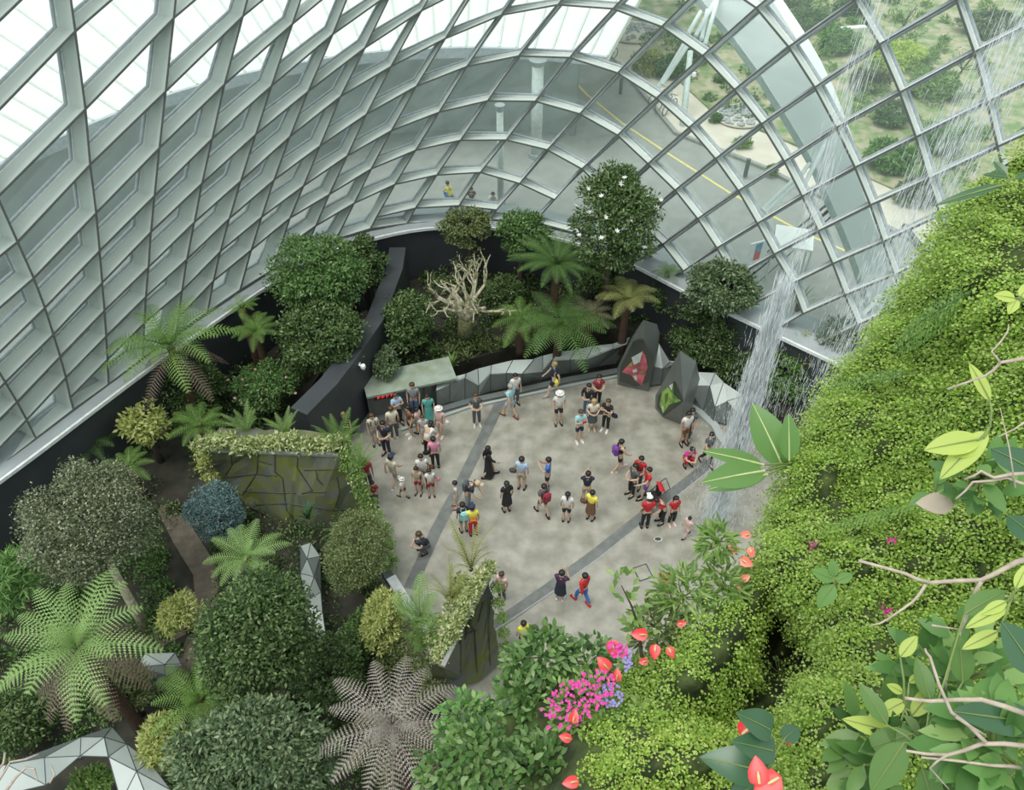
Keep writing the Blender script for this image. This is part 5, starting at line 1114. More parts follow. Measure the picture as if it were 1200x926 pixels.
# --- flower patches
def flower_patch(name, lab, x, y, rx, ry, n, m, size, d, ang=0):
    p = atd(x, y, d); nn = unit(O - p); e1 = unit(np.cross((0, 0, 1), nn)) ; e2 = np.cross(nn, e1); sx = rx / F_PX * d; sy = ry / F_PX * d
    a = R.uniform(0, 6.28, n); r_ = np.sqrt(R.rand(n)); u = r_ * np.cos(a) * sx; w_ = r_ * np.sin(a) * sy; ca, sa = math.cos(ang), math.sin(ang)
    Q = p + e1 * (u * ca - w_ * sa)[:, None] + e2 * (u * sa + w_ * ca)[:, None] + nn * R.uniform(0, .12, n)[:, None]
    c = p; Vs = []; Fs = []; off = 0
    for k in range(5):
        D = unit(e1 * math.cos(k * 1.256) + e2 * math.sin(k * 1.256) + nn * .15 + rdir(n) * .2); v, f = kites(Q - c, D, np.tile(nn, (n, 1)), np.full(n, size), np.full(n, size * .8)); Vs.append(v); Fs.append(f + off); off += len(v)
    o = npobj(name, np.concatenate(Vs), np.concatenate(Fs), M[m]); o.location = tuple(c); tag(o, lab, 'flowers', kind='stuff')
    return o
flower_patch('magenta_flowers', 'sloping patch of small magenta flowers at the bottom centre', 677, 820, 50, 24, 170, 'magenta', .019, 7.5, .72)
leafy('leafy_bush', 'green leaves under the magenta flower patch', 'bush', 685, 830, 48, 260, .08, .03, 'light', d=7.9)
flower_patch('magenta_flowers', 'pink petals beside the highest red anthurium', 724, 762, 12, 9, 30, 'magenta', .022, 7.8)
flower_patch('blue_flowers', 'small violet blue flowers among the red anthuriums', 716, 815, 14, 14, 60, 'violet', .016, 7.6)
flower_patch('blue_flowers', 'short column of violet blue flowers right of the highest anthurium', 736, 774, 5, 13, 26, 'violet', .016, 7.6)
for x, y, lab in [(960, 659, 'single magenta bloom on the fern slope, left one'), (1068, 617, 'single magenta bloom high on the fern slope'), (1027, 719, 'spiky magenta bloom beside the grey twig')]:
    p, nn = slope_at(x, y); p = p + nn * .22; o = empty('magenta_bloom', p); tag(o, lab, 'flower'); mb = MB()
    for k in range(14): u = rdir(1)[0]; u = unit(u + nn * .8); mb.add([(0, 0, 0), unit(u + rdir(1)[0] * .3) * .045, u * .085, unit(u + rdir(1)[0] * .3) * .045], [(0, 1, 2, 3)])
    mb.build('petals', M['magenta'], o); MB().tube([(0, 0, 0), -nn * .2], .006, 5).build('stalk', M['stem'], o)
# --- large-leaved plants on the slope
def big_leaf_plant(name, lab, cat, root, d, leaves, m, rib='bananaedge', W=.36, stem='stem', curl=.12, heart=False):
    p0 = atd(*root, d); o = empty(name, p0); tag(o, lab, cat)
    for (bx, by), (tx, ty), w_, dd in leaves:
        b = atd(bx, by, d + dd) - p0; t = atd(tx, ty, d + dd * 1.6) - p0; L = np.linalg.norm(t - b); me = leaf_mesh(L, L * w_, m, heart, curl, seg=10)
        f = link(bpy.data.objects.new('leaf', me), o); orient(f, b, t - b, unit(O - p0) + np.array([0, 0, .9]))
        pts = [(L * j / 10, 0, -curl * L * (j / 10) ** 2 + .004) for j in range(11)]; g = MB().tube(pts, [.011 * (1 - .08 * j) * L / .6 for j in range(11)], 5).build('midrib', M[rib], f)
        MB().tube([(0, 0, 0), b * .5 + np.array([0, 0, .02]), b], [.0015 * d, .0014 * d, .0010 * d], 6).build('stalk', M[stem], o)
    return o
big_leaf_plant('banana_plant', 'large paddle-leaved plant leaning over the plaza from the fern slope', 'plant', (930, 545), 9.0, [((918, 548), (884, 472), .50, .1), ((925, 540), (925, 486), .42, -.2), ((895, 545), (826, 526), .26, -.2), ((896, 552), (826, 562), .42, -.4), ((900, 556), (828, 572), .30, .1), ((925, 545), (893, 524), .4, .2), ((935, 540), (948, 505), .4, .3)], 'banana')
big_leaf_plant('strap_leaf_plant', 'dark long-leaved plant on the skyline of the slope at the right edge', 'plant', (1180, 215), 7.4, [((1178, 216), (1098, 236), .14, 0), ((1180, 205), (1165, 188), .45, .1), ((1182, 208), (1153, 203), .3, 0), ((1188, 210), (1215, 200), .3, 0)], 'glossy', rib='stem')
big_leaf_plant('anthurium_plant', 'heart-leaved anthurium plant with glossy leaves beside the dark hollow', 'plant', (905, 890), 4.9, [((902, 855), (868, 836), .75, -.1), ((905, 880), (862, 868), .7, -.1), ((898, 905), (822, 885), .6, .1), ((900, 915), (850, 935), .6, .1), ((920, 865), (938, 850), .8, .1)], 'glossy', rib='stem', curl=.2, heart=True)
big_leaf_plant('green_leaf_plant', 'soft green four-leaved plant beside the left magenta bloom', 'plant', (975, 680), 6.8, [((978, 680), (952, 668), .6, 0), ((978, 685), (958, 712), .6, 0), ((980, 682), (1000, 672), .6, 0), ((978, 676), (975, 655), .6, 0)], 'fresh', rib='stem')
big_leaf_plant('green_leaf_plant', 'plant with three dusty green leaves above the dry leaf', 'plant', (1095, 575), 4.6, [((1092, 580), (1066, 590), .6, 0), ((1095, 575), (1108, 560), .6, 0), ((1096, 568), (1112, 545), .5, 0)], 'fresh', rib='stem')
big_leaf_plant('yellow_leaf_plant', 'yellow green leaves above the right twig', 'plant', (1160, 500), 3.9, [((1150, 520), (1120, 535), .5, 0), ((1150, 515), (1085, 525), .45, 0), ((1158, 505), (1102, 560), .35, 0), ((1160, 470), (1138, 425), .3, 0)], 'lime', rib='stem')
big_leaf_plant('yellow_leaf_plant', 'pair of lime leaves near the right edge high on the slope', 'plant', (1195, 355), 4.0, [((1190, 350), (1166, 345), .6, 0), ((1192, 350), (1182, 368), .6, 0), ((1195, 348), (1212, 330), .6, 0)], 'lime', rib='stem')
big_leaf_plant('lime_leaf_plant', 'cluster of bright lime leaves at the lower right', 'plant', (1060, 830), 3.7, [((1058, 812), (1040, 802), .55, 0), ((1060, 822), (1030, 838), .55, 0), ((1065, 800), (1082, 790), .5, 0), ((1062, 850), (1040, 910), .4, 0), ((1055, 770), (1075, 745), .5, 0), ((1050, 860), (990, 842), .35, 0), ((1068, 840), (1100, 800), .4, 0)], 'lime', rib='stem')
big_leaf_plant('broad_leaf_plant', 'broad mid green leaves filling the lower right corner', 'plant', (1080, 880), 3.5, [((1060, 870), (1020, 930), .5, 0), ((1070, 860), (1005, 880), .45, .1), ((1100, 860), (1140, 920), .5, 0), ((1110, 840), (1170, 800), .4, 0), ((1080, 900), (1100, 960), .5, 0), ((1040, 850), (1008, 800), .4, .1), ((1120, 880), (1200, 900), .5, 0), ((1090, 820), (1075, 770), .45, .1), ((1130, 720), (1180, 690), .45, 0), ((1128, 800), (1125, 745), .5, 0)], 'mid', rib='stem')
big_leaf_plant('dark_leaf_plant', 'very dark wide leaves at the right edge', 'plant', (1215, 800), 3.2, [((1215, 790), (1178, 730), .6, 0), ((1225, 850), (1120, 832), .38, 0), ((1225, 640), (1180, 600), .6, .3), ((1225, 560), (1160, 520), .5, .4)], 'glossy', rib='stem')
big_leaf_plant('fresh_leaf_plant', 'fresh pointed leaves beside the grey twigs at the right edge', 'plant', (1185, 700), 3.4, [((1180, 705), (1150, 720), .4, 0), ((1182, 710), (1132, 735), .3, 0), ((1190, 690), (1205, 660), .4, 0), ((1170, 740), (1128, 760), .35, 0)], 'lime', rib='stem')
for i, (x, y, w_, h_, n, dd) in enumerate([(1125, 800, 70, 90, 90, 3.9), (1050, 890, 60, 50, 60, 3.8), (1165, 880, 50, 60, 60, 3.3), (1150, 560, 40, 60, 34, 4.3)]):
    leafy('leafy_bush', ['dense pointed-leaved bush behind the grey twigs at the lower right', 'pointed-leaved bush at the bottom edge right of the anthurium plant', 'leafy bush in the bottom right corner', 'sparse leafy plant at the right edge halfway down'][i], 'bush', x, y, w_, n, .17, .075, ['fresh', 'mid', 'fresh', 'fresh'][i], d=dd)
# long fern fronds lying over the carpet
for i, (a, b, L, m, W_) in enumerate([((1165, 352), (1070, 420), 1.0, 'fresh', .38), ((1100, 455), (990, 470), 1.0, 'mid', .14), ((1110, 605), (975, 640), .9, 'fern', .22)]):
    A = slope_at(*a)[0] + slope_at(*a)[1] * .25; B = slope_at(*b)[0] + slope_at(*b)[1] * .22; L = np.linalg.norm(B - A); o = empty('fern_frond', A); tag(o, ['broad feathery frond lying high on the slope', 'narrow ladder-like frond across the fern slope', 'arching dark frond above the dark gap in the slope'][i], 'fern')
    fm = frond_mesh('frond', L, L * W_ * 1.1, .15, -.15, M[m], 24 if i != 1 else 13, 4 if i != 1 else 2); f = link(bpy.data.objects.new('frond', fm), o); orient(f, (0, 0, 0), B - A, slope_at(*a)[1])
# grey twigs
def twig(lab, d, paths):
    p0 = atd(*paths[0][0][0], d); o = empty('twig', p0); tag(o, lab, 'branch')
    for pts, r_ in paths:
        q = [atd(x, y, d + (k * .02)) - p0 for k, (x, y) in enumerate(pts)]; q2 = []
        for a, b in zip(q, q[1:]): q2 += [a, (a + b) / 2 + rdir(1)[0] * .006]
        q2.append(q[-1]); MB().tube(q2, [r_ * (1 - .5 * k / (len(q2) - 1)) for k in range(len(q2))], 7).build('branch', M['twig'], o, True)
twig('forked pale grey twig crossing the fern slope in the lower right', 3.6, [([(1205, 655), (1180, 665), (1150, 680), (1090, 683), (1060, 672), (1006, 657)], .013), ([(1085, 685), (1070, 705), (1040, 726), (1020, 733)], .007), ([(1150, 682), (1138, 705), (1125, 740), (1112, 785), (1108, 808)], .009), ([(1140, 700), (1190, 698)], .005), ([(1092, 733), (1128, 738)], .005)])
twig('thin pale twig near the right edge above the yellow leaves', 3.7, [([(1210, 418), (1172, 425), (1155, 440), (1110, 456)], .009), ([(1172, 425), (1162, 412), (1180, 390), (1182, 380)], .005)])
twig('short pale twig with side shoots at the right edge, halfway down', 3.6, [([(1205, 555), (1165, 560), (1150, 552), (1130, 562)], .009), ([(1190, 572), (1172, 478)], .004), ([(1205, 492), (1170, 512)], .005), ([(1210, 570), (1180, 560), (1140, 565), (1120, 585)], .008)])
twig('long horizontal twig in the lower right corner', 3.1, [([(1205, 838), (1150, 820), (1090, 822), (1060, 818)], .011), ([(1205, 875), (1150, 872), (1110, 885), (1062, 880)], .010), ([(1205, 900), (1160, 897), (1080, 888)], .008), ([(1155, 870), (1115, 835), (1090, 770), (1084, 760)], .008), ([(1120, 840), (1155, 862)], .007), ([(1110, 885), (1090, 900), (1112, 925)], .005)])
dl = empty('dry_leaf', atd(1102, 592, 4.3)); tag(dl, 'curled pale brown dead leaf lying on the fern slope', 'leaf'); me = leaf_mesh(.17, .12, 'lime', False, .4); me.materials.clear(); me.materials.append(M['brownleaf']); f = link(bpy.data.objects.new('blade', me), dl); orient(f, (.07, 0, 0), (-1, .1, .1), (0, -.5, 1)); MB().tube([(.07, 0, 0), (.13, .01, .02)], .004, 5).build('stalk', M['brownleaf'], dl)
# reddish fern in the hollow
leafy('leafy_bush', 'sparse dark leaves growing in the dark hollow', 'bush', 915, 790, 26, 60, .05, .03, 'light', d=9.2)

# ================================================================== WATER
def streaks(name, lab, x0, y0, z0, z1, n, w0, w1, dens, thick, L0, L1, dx=0.0, dy=0.0, side=.5):
    """water falling from height z1 down to z0; thin drop-shaped shards"""
    t = R.beta(*dens, n); z = z0 + (z1 - z0) * t; wdt = w0 + (w1 - w0) * t
    P = np.stack([x0 + dx * t + R.normal(size=n) * wdt * .42, y0 + dy * t + R.normal(size=n) * wdt * side * .42, z], 1)
    l = R.uniform(L0, L1, n); r_ = thick * R.uniform(.4, 1.2, n)
    a = R.uniform(0, 3.14, n); S_ = np.stack([np.cos(a), np.sin(a), np.zeros(n)], 1) * r_[:, None]; T_ = np.stack([-np.sin(a), np.cos(a), np.zeros(n)], 1) * r_[:, None]; lean = np.stack([R.normal(size=n) * .03, R.normal(size=n) * .03, -np.ones(n)], 1) * l[:, None]
    m_ = P + lean * .6; v = np.stack([P, m_ + S_, m_ + T_, m_ - S_, m_ - T_, P + lean], 1).reshape(-1, 3)
    f = np.array([[0, 1, 2], [0, 2, 3], [0, 3, 4], [0, 4, 1], [5, 2, 1], [5, 3, 2], [5, 4, 3], [5, 1, 4]])
    F_ = (np.arange(n)[:, None, None] * 6 + f).reshape(-1, 3); c = np.array([x0, y0, z0]); o = npobj(name, v - c, F_, M['water']); o.location = (x0, y0, z0); tag(o, lab, 'waterfall', kind='stuff'); return o
streaks('waterfall', 'main white waterfall dropping onto the plaza at the right', 6.9, 16.5, 0.0, 11.0, 8000, .62, .26, (1.4, 1.5), .012, .25, .8)
streaks('waterfall', 'loose drops around the main waterfall near the plaza', 7.0, 16.6, 0.0, 9.0, 3200, 1.7, .9, (1.2, 1.6), .006, .08, .3)
streaks('waterfall', 'thin upper strands of the main waterfall in front of the glass', 6.95, 16.4, 9.5, 21.0, 900, .22, .5, (1.2, 1.3), .007, .2, .7, dx=.15)
streaks('waterfall', 'fine spray curtain falling past the skyline of the slope', 7.1, 13.5, 7.0, 18.8, 4200, 1.2, .55, (1.6, 1.3), .0048, .12, .5, dx=1.2)
streaks('waterfall', 'splash where the main waterfall lands on the plaza floor', 6.8, 16.2, 0.02, 1.2, 1800, 1.6, .6, (.8, 2.5), .006, .05, .15, side=1)
# ================================================================== PEOPLE
def skin_src(name, verts, edges, root=0, sub=1):
    me = bpy.data.meshes.new(name + '_src'); me.from_pydata([v[:3] for v in verts], edges, []); o = bpy.data.objects.new(name + '_src', me); C.objects.link(o)
    md = o.modifiers.new('skin', 'SKIN'); md.use_smooth_shade = True
    for i, v in enumerate(verts):
        r = v[3]; sv = me.skin_vertices[0].data[i]; sv.radius = (r, v[4] if len(v) > 4 else r); sv.use_root = (i == root)
    sb = o.modifiers.new('sub', 'SUBSURF'); sb.levels = sub; sb.render_levels = sub
    return o
def joints(pose):
    J = dict(pel=(0, .01, .93), wai=(0, 0, 1.08), che=(0, 0, 1.27), nkb=(0, 0, 1.42), nk=(0, -.005, 1.47), hd0=(0, -.02, 1.53), hd1=(0, -.012, 1.60), hd2=(0, .0, 1.665), nose=(0, -.115, 1.575))
    for s, n in ((1, 'l'), (-1, 'r')):
        J['sh' + n] = (s * .165, .01, 1.385); J['el' + n] = (s * .225, .03, 1.12); J['wr' + n] = (s * .22, -.05, .88); J['pa' + n] = (s * .22, -.07, .81)
        J['hip' + n] = (s * .085, .01, .87); J['kn' + n] = (s * .095, -.015, .49); J['an' + n] = (s * .10, .02, .085); J['to' + n] = (s * .115, -.13, .03)
    def mv(k, x, y, z): J[k] = (x, y, z)
    if pose == 'walk':
        mv('knl', .09, -.17, .52); mv('anl', .09, -.22, .10); mv('tol', .10, -.37, .05); mv('knr', -.09, .02, .49); mv('anr', -.09, .25, .12); mv('tor', -.10, .14, .03)
        mv('ell', .22, .14, 1.15); mv('wrl', .21, .16, .90); mv('pal', .21, .15, .83); mv('elr', -.22, -.09, 1.15); mv('wrr', -.20, -.26, .97); mv('par', -.19, -.32, .93)
    elif pose == 'photo':
        for s, n in ((1, 'l'), (-1, 'r')): mv('el' + n, s * .23, -.11, 1.15); mv('wr' + n, s * .10, -.28, 1.32); mv('pa' + n, s * .06, -.31, 1.39)
    elif pose == 'hold':
        for s, n in ((1, 'l'), (-1, 'r')): mv('el' + n, s * .25, .0, 1.13); mv('wr' + n, s * .13, -.24, 1.10); mv('pa' + n, s * .07, -.28, 1.12)
    elif pose == 'push':
        for s, n in ((1, 'l'), (-1, 'r')): mv('el' + n, s * .22, -.12, 1.14); mv('wr' + n, s * .20, -.38, 1.05); mv('pa' + n, s * .19, -.45, 1.03)
        mv('knl', .09, -.12, .51); mv('anl', .09, -.15, .09); mv('tol', .1, -.3, .04); mv('anr', -.09, .15, .09); mv('tor', -.1, .03, .03)
    elif pose == 'bend':
        for k, v in dict(wai=(0, -.05, 1.07), che=(0, -.17, 1.22), nkb=(0, -.27, 1.33), nk=(0, -.31, 1.36), hd0=(0, -.36, 1.39), hd1=(0, -.39, 1.45), hd2=(0, -.41, 1.52), nose=(0, -.48, 1.38)).items(): J[k] = v
        for s, n in ((1, 'l'), (-1, 'r')): mv('sh' + n, s * .16, -.24, 1.30); mv('el' + n, s * .22, -.30, 1.04); mv('wr' + n, s * .15, -.45, .87); mv('pa' + n, s * .13, -.50, .82)
    elif pose == 'crouch':
        dz = -.58
        for k in ('pel', 'wai', 'che', 'nkb', 'nk', 'hd0', 'hd1', 'hd2', 'nose'): x, y, z = J[k]; J[k] = (x, y + .12 - max(0, z - .93) * .35, z + dz)
        for s, n in ((1, 'l'), (-1, 'r')):
            mv('sh' + n, s * .165, -.02, 1.385 + dz); mv('el' + n, s * .23, -.18, 1.16 + dz); mv('wr' + n, s * .08, -.34, 1.12 + dz); mv('pa' + n, s * .03, -.37, 1.15 + dz)
            mv('hip' + n, s * .09, .12, .30); mv('kn' + n, s * .16, -.22, .50); mv('an' + n, s * .13, .02, .085); mv('to' + n, s * .14, -.12, .03)
    return {k: np.array(v, float) for k, v in J.items()}
RAD = dict(pel=(.125, .10), wai=(.12, .09), che=(.14, .10), nkb=(.07,), nk=(.052,), hd0=(.068,), hd1=(.092,), hd2=(.06,), nose=(.018,), sh=(.056,), el=(.042,), wr=(.028,), pa=(.034, .018), hip=(.088,), kn=(.058,), an=(.038,), to=(.034,))
SRC = {}
def body_src(pose):
    key = ('body', pose)
    if key in SRC: return
    J = joints(pose); V = []; E = []; ix = {}
    def add(k, r=None, p=None): ix[k] = len(V); rr = r or RAD[k.rstrip('lr') if k[:-1] in RAD else k]; q = p if p is not None else J[k]; V.append(tuple(q) + tuple(rr)); return ix[k]
    for k in ('pel', 'wai', 'che', 'nkb', 'nk', 'hd0', 'hd1', 'hd2', 'nose'): add(k)
    for a, b in (('pel', 'wai'), ('wai', 'che'), ('che', 'nkb'), ('nkb', 'nk'), ('nk', 'hd0'), ('hd0', 'hd1'), ('hd1', 'hd2')): E.append((ix[a], ix[b]))
    E.append((ix['hd1'], ix['nose']))
    for s, n in ((1, 'l'), (-1, 'r')):
        for k in ('sh', 'el', 'wr', 'pa', 'hip', 'kn', 'an', 'to'): add(k + n, RAD[k])
        E += [(ix['che'], ix['sh' + n]), (ix['sh' + n], ix['el' + n]), (ix['el' + n], ix['wr' + n]), (ix['wr' + n], ix['pa' + n]), (ix['pel'], ix['hip' + n]), (ix['hip' + n], ix['kn' + n]), (ix['kn' + n], ix['an' + n]), (ix['an' + n], ix['to' + n])]
        e_ = J['hd1'] + np.array([s * .098, .005, -.015]); add('ear' + n, (.016, .024), e_); E.append((ix['hd1'], ix['ear' + n]))
        fw = unit(J['pa' + n] - J['wr' + n]); sd = unit(np.cross(fw, np.array([s, 0, 0.])) + 1e-6)
        for j, (o_, l_) in enumerate(((-.027, .070), (-.009, .082), (.009, .076), (.027, .060))):
            a = J['pa' + n] + fw * .02 + sd * o_; b = a + fw * l_ * .55 + np.array([-s * .006, -.006, 0]); c = b + fw * l_ * .4 + np.array([-s * .016, -.014, 0])
            for q_, r_ in ((a, .0095), (b, .009), (c, .007)): V.append(tuple(q_) + (r_, r_))
            k0 = len(V) - 3; E += [(ix['pa' + n], k0), (k0, k0 + 1), (k0 + 1, k0 + 2)]
        a = J['wr' + n] * .35 + J['pa' + n] * .65 - sd * .034; b = a - sd * .022 + fw * .028
        for q_, r_ in ((a, .011), (b, .009)): V.append(tuple(q_) + (r_, r_))
        k0 = len(V) - 2; E += [(ix['pa' + n], k0), (k0, k0 + 1)]
    SRC[key] = skin_src('body', V, E)
def top_src(pose, sleeve):
    key = ('top', pose, sleeve)
    if key in SRC: return
    J = joints(pose); g = .022; V = [tuple(J['pel'] + (0, 0, .0)) + (.145, .12), tuple(J['wai']) + (.138, .11), tuple(J['che']) + (.155, .118), tuple(J['nkb'] - (0, 0, .02)) + (.075, .07)]; E = [(0, 1), (1, 2), (2, 3)]
    for n in 'lr':
        k = len(V); V.append(tuple(J['sh' + n]) + (.074,)); E.append((2, k))
        if sleeve == 0: continue
        m_ = J['sh' + n] * .4 + J['el' + n] * .6; V.append(tuple(m_) + (.064,)); E.append((k, k + 1))
        if sleeve == 2: V.append(tuple(J['el' + n]) + (.056,)); E.append((k + 1, k + 2)); V.append(tuple(J['wr' + n] * .9 + J['el' + n] * .1) + (.042,)); E.append((k + 2, k + 3))
    SRC[key] = skin_src('top', V, E)
def leg_src(pose, long_):
    key = ('leg', pose, long_)
    if key in SRC: return
    J = joints(pose); V = [tuple(J['pel'] + (0, 0, .05)) + (.135, .112)]; V.append(tuple(J['pel'] - (0, 0, .01)) + (.14, .118)); E = [(0, 1)]
    for n in 'lr':
        k = len(V); V.append(tuple(J['hip' + n]) + (.10,)); E.append((1, k)); kn = J['kn' + n]
        if long_: V.append(tuple(kn) + (.072,)); V.append(tuple(J['an' + n] + (0, 0, .03)) + (.058,)); E += [(k, k + 1), (k + 1, k + 2)]
        else: V.append(tuple(kn * .82 + J['hip' + n] * .18) + (.086,)); E += [(k, k + 1)]
    SRC[key] = skin_src('leg', V, E)
def shoe_mesh(pose, n):
    key = ('shoe', pose, n)
    if key in SRC: return SRC[key]
    J = joints(pose); a, t = J['an' + n], J['to' + n]; d = unit(t - a); d[2] = 0; d = unit(d); c = a * .45 + t * .55; mb = MB(); v = []
    zb = min(a[2] - .085, t[2] - .03); z0 = max(0.0, zb)
    for (x, w_, h) in ((-.13, .035, .085), (-.08, .045, .10), (0, .048, .085), (.08, .048, .055), (.14, .03, .035)):
        s_ = np.array([-d[1], d[0], 0]); q = np.array([c[0], c[1], z0]) + d * x
        v += [q - s_ * w_, q + s_ * w_, q + s_ * w_ * .7 + (0, 0, h), q - s_ * w_ * .7 + (0, 0, h)]
    f = [(0, 1, 2, 3), (19, 18, 17, 16)] + [(i * 4 + e, i * 4 + 4 + e, i * 4 + 4 + (e + 1) % 4, i * 4 + (e + 1) % 4) for i in range(4) for e in range(4)]
    me = bpy.data.meshes.new('shoe'); me.from_pydata([tuple(p) for p in v], [], f); me.update(); SRC[key] = me; return me
def hair_mesh(kind, pose):
    key = ('hair', kind, pose)
    if key in SRC: return SRC[key]
    J = joints(pose); h = J['hd1'] + np.array([0, .008, .0]); mb = MB()
    prof = [(.088, -.045), (.104, -.01), (.108, .03), (.098, .07), (.070, .098), (.03, .11)]
    v = []; n = 14
    for r, z in prof:
        for k in range(n):
            a = 2 * math.pi * k / n; front = max(0, -math.sin(a)); rr = r * (1 - .10 * front); zz = z + (.055 * front if z < .03 else 0); v.append((h[0] + rr * math.cos(a), h[1] + .008 + rr * 1.08 * math.sin(a), h[2] + zz))
    f = [(i * n + k, i * n + (k + 1) % n, (i + 1) * n + (k + 1) % n, (i + 1) * n + k) for i in range(len(prof) - 1) for k in range(n)]; f.append(tuple((len(prof) - 1) * n + k for k in range(n))); f.append(tuple(range(n))[::-1])
    mb.add(v, f)
    if kind == 'long': mb.tube([h + (0, .05, .02), h + (0, .095, -.08), h + (0, .11, -.20), h + (0, .10, -.33)], [.085, .085, .075, .03], 9)
    if kind == 'bun': mb.lathe([(.02, -.04), (.045, 0), (.03, .035)], 8, h + (0, .11, .03))
    if kind == 'tail': mb.tube([h + (0, .09, .03), h + (0, .14, -.04), h + (0, .14, -.22)], [.03, .035, .012], 7)
    if kind == 'scarf': mb.tube([h + (0, .01, -.01), h + (0, .02, -.10), h + (0, .03, -.24)], [.112, .105, .17], 12)
    me = bpy.data.meshes.new('hair'); me.from_pydata(mb.v, [], mb.f); me.update(); me.polygons.foreach_set('use_smooth', [True] * len(me.polygons)); SRC[key] = me; return me
def hat_mesh(kind, pose):
    key = ('hat', kind, pose)
    if key in SRC: return SRC[key]
    J = joints(pose); h = J['hd1'] + np.array([0, 0, .03]); mb = MB(); mb.lathe([(.112, 0), (.112, .03), (.095, .075), (.05, .10)], 14, h)
    if kind == 'cap': mb.box((h[0], h[1] - .15, h[2] + .008), (.07, .065, .007))
    else: mb.lathe([(.165, -.004), (.165, .006), (.11, .02)], 18, h)
    me = bpy.data.meshes.new('hat'); me.from_pydata(mb.v, [], mb.f); me.update(); SRC[key] = me; return me
def skirt_mesh(kind, pose):
    key = ('skirt', kind, pose)
    if key in SRC: return SRC[key]
    J = joints(pose); p = J['pel']; zl = {'skirt': .48, 'dress': .40, 'robe': .08}[kind]; zt = 1.10; zl = min(zl, p[2] - .2); zt = p[2] + .16
    mb = MB().lathe([({'skirt': .21, 'dress': .25, 'robe': .25}[kind], zl), (.185, (zl + p[2]) / 2), (.165, p[2]), (.135, zt)], 20, (p[0], p[1], 0), 1.0, .82, fold=-.09)
    me = bpy.data.meshes.new('skirt'); me.from_pydata(mb.v, [], mb.f); me.update(); SRC[key] = me; return me
def face_mesh(pose, what):
    key = (what, pose)
    if key in SRC: return SRC[key]
    J = joints(pose); h = J['hd1']; mb = MB()
    if what == 'eyes':
        for s in (-1, 1): mb.lathe([(.004, -.008), (.011, 0), (.004, .008)], 8, (h[0] + s * .034, h[1] - .088, h[2] + .002))
    else: mb.box((h[0], h[1] - .083, h[2] - .062), (.024, .008, .006))
    me = bpy.data.meshes.new(what); me.from_pydata(mb.v, [], mb.f); me.update(); SRC[key] = me; return me
colm = {}
def cm(c, rough=.75):
    c = tuple(c)
    if c not in colm: colm[c] = mat('cloth', c, rough, col2=tuple(x * .8 for x in c), scale=9)
    return colm[c]
K = dict(dpurple=(.06, .03, .08), black=(.015, .015, .018), navy=(.02, .035, .09), dnavy=(.018, .025, .05), white=(.75, .75, .72), cream=(.70, .66, .52), grey=(.28, .30, .31), lgrey=(.5, .52, .52), dgrey=(.09, .10, .11), red=(.55, .02, .03), dred=(.30, .03, .05), pink=(.72, .28, .42), lpink=(.78, .55, .52), magenta=(.62, .03, .30), teal=(.10, .42, .38), aqua=(.35, .68, .74), lblue=(.42, .58, .78), blue=(.06, .16, .48), jean=(.10, .16, .30), khaki=(.42, .34, .22), brown=(.18, .09, .05), yellow=(.85, .78, .10), purple=(.20, .07, .36), orange=(.75, .20, .05), green=(.10, .30, .08), dgreen=(.03, .07, .035), olive=(.10, .10, .05), sky=(.36, .62, .68), tan=(.5, .4, .28))
SK = [(.62, .42, .30), (.50, .32, .21), (.70, .50, .38), (.36, .22, .14)]; HC = dict(k=(.012, .010, .009), b=(.07, .04, .02), g=(.35, .33, .31), y=(.42, .30, .14))
PEOPLE = []
def person(x, y, lab, pose='stand', face=0, h=1.66, top='white', sl=1, bot='navy', legs='long', hair='short', hc='k', hat=None, hatc='white', shoe='black', bag=None, bagc='black', skin=0, camera=None, z=0.0, baglab=None):
    PEOPLE.append(dict(x=x, y=y, lab=lab, pose=pose, face=face, h=h, top=top, sl=sl, bot=bot, legs=legs, hair=hair, hc=hc, hat=hat, hatc=hatc, shoe=shoe, bag=bag, bagc=bagc, skin=skin, camera=camera, z=z, baglab=baglab))
    body_src(pose); top_src(pose, sl)
    if legs in ('long', 'short'): leg_src(pose, legs == 'long')
P_ = person
# by the entrance
P_(412, 488, 'person in grey shading their eyes in the dark entrance', 'photo', 200, 1.72, 'dgrey', 2, 'dgrey', hat='cap', hatc='white')
P_(405, 505, 'person in a green top standing in the dark entrance', 'stand', 150, 1.62, 'dgreen', 1, 'dgrey')
P_(396, 518, 'person in a dark jacket deep in the entrance', 'hold', 170, 1.66, 'dgrey', 2, 'black')
P_(408, 518, 'fair-haired person in black by the tall fern on the slate planter', 'stand', 190, 1.62, 'black', 1, 'black', hc='y', hair='long')
P_(441, 520, 'woman in a cream top with a dark backpack near the entrance', 'stand', 200, 1.62, 'cream', 1, 'grey', 'short', hair='bun', hc='b', bag='backpack', bagc='black', baglab='dark backpack on the woman in the cream top')
P_(454, 532, 'man in black standing with folded arms, nearest the slate planter', 'hold', 160, 1.76, 'dnavy', 1, 'dnavy')
P_(463, 514, 'man in a pale cream shirt and dark trousers near the entrance', 'stand', 20, 1.74, 'cream', 1, 'dgrey', hc='b', shoe='white')
P_(468, 497, 'person in a grey blue top taking a photo by the booth', 'photo', 210, 1.66, 'lblue', 1, 'black', hc='b', hair='short')
P_(487, 487, 'man with a red neck scarf standing at the booth front', 'stand', 180, 1.76, 'grey', 1, 'jean', hc='b')
P_(482, 511, 'long-haired woman in brown beside the booth crowd', 'stand', 120, 1.64, 'brown', 1, 'black', 'short', hair='long', shoe='white')
P_(504, 498, 'woman in a teal dress in front of the booth', 'stand', 190, 1.66, 'teal', 1, 'teal', 'dress', hair='short')
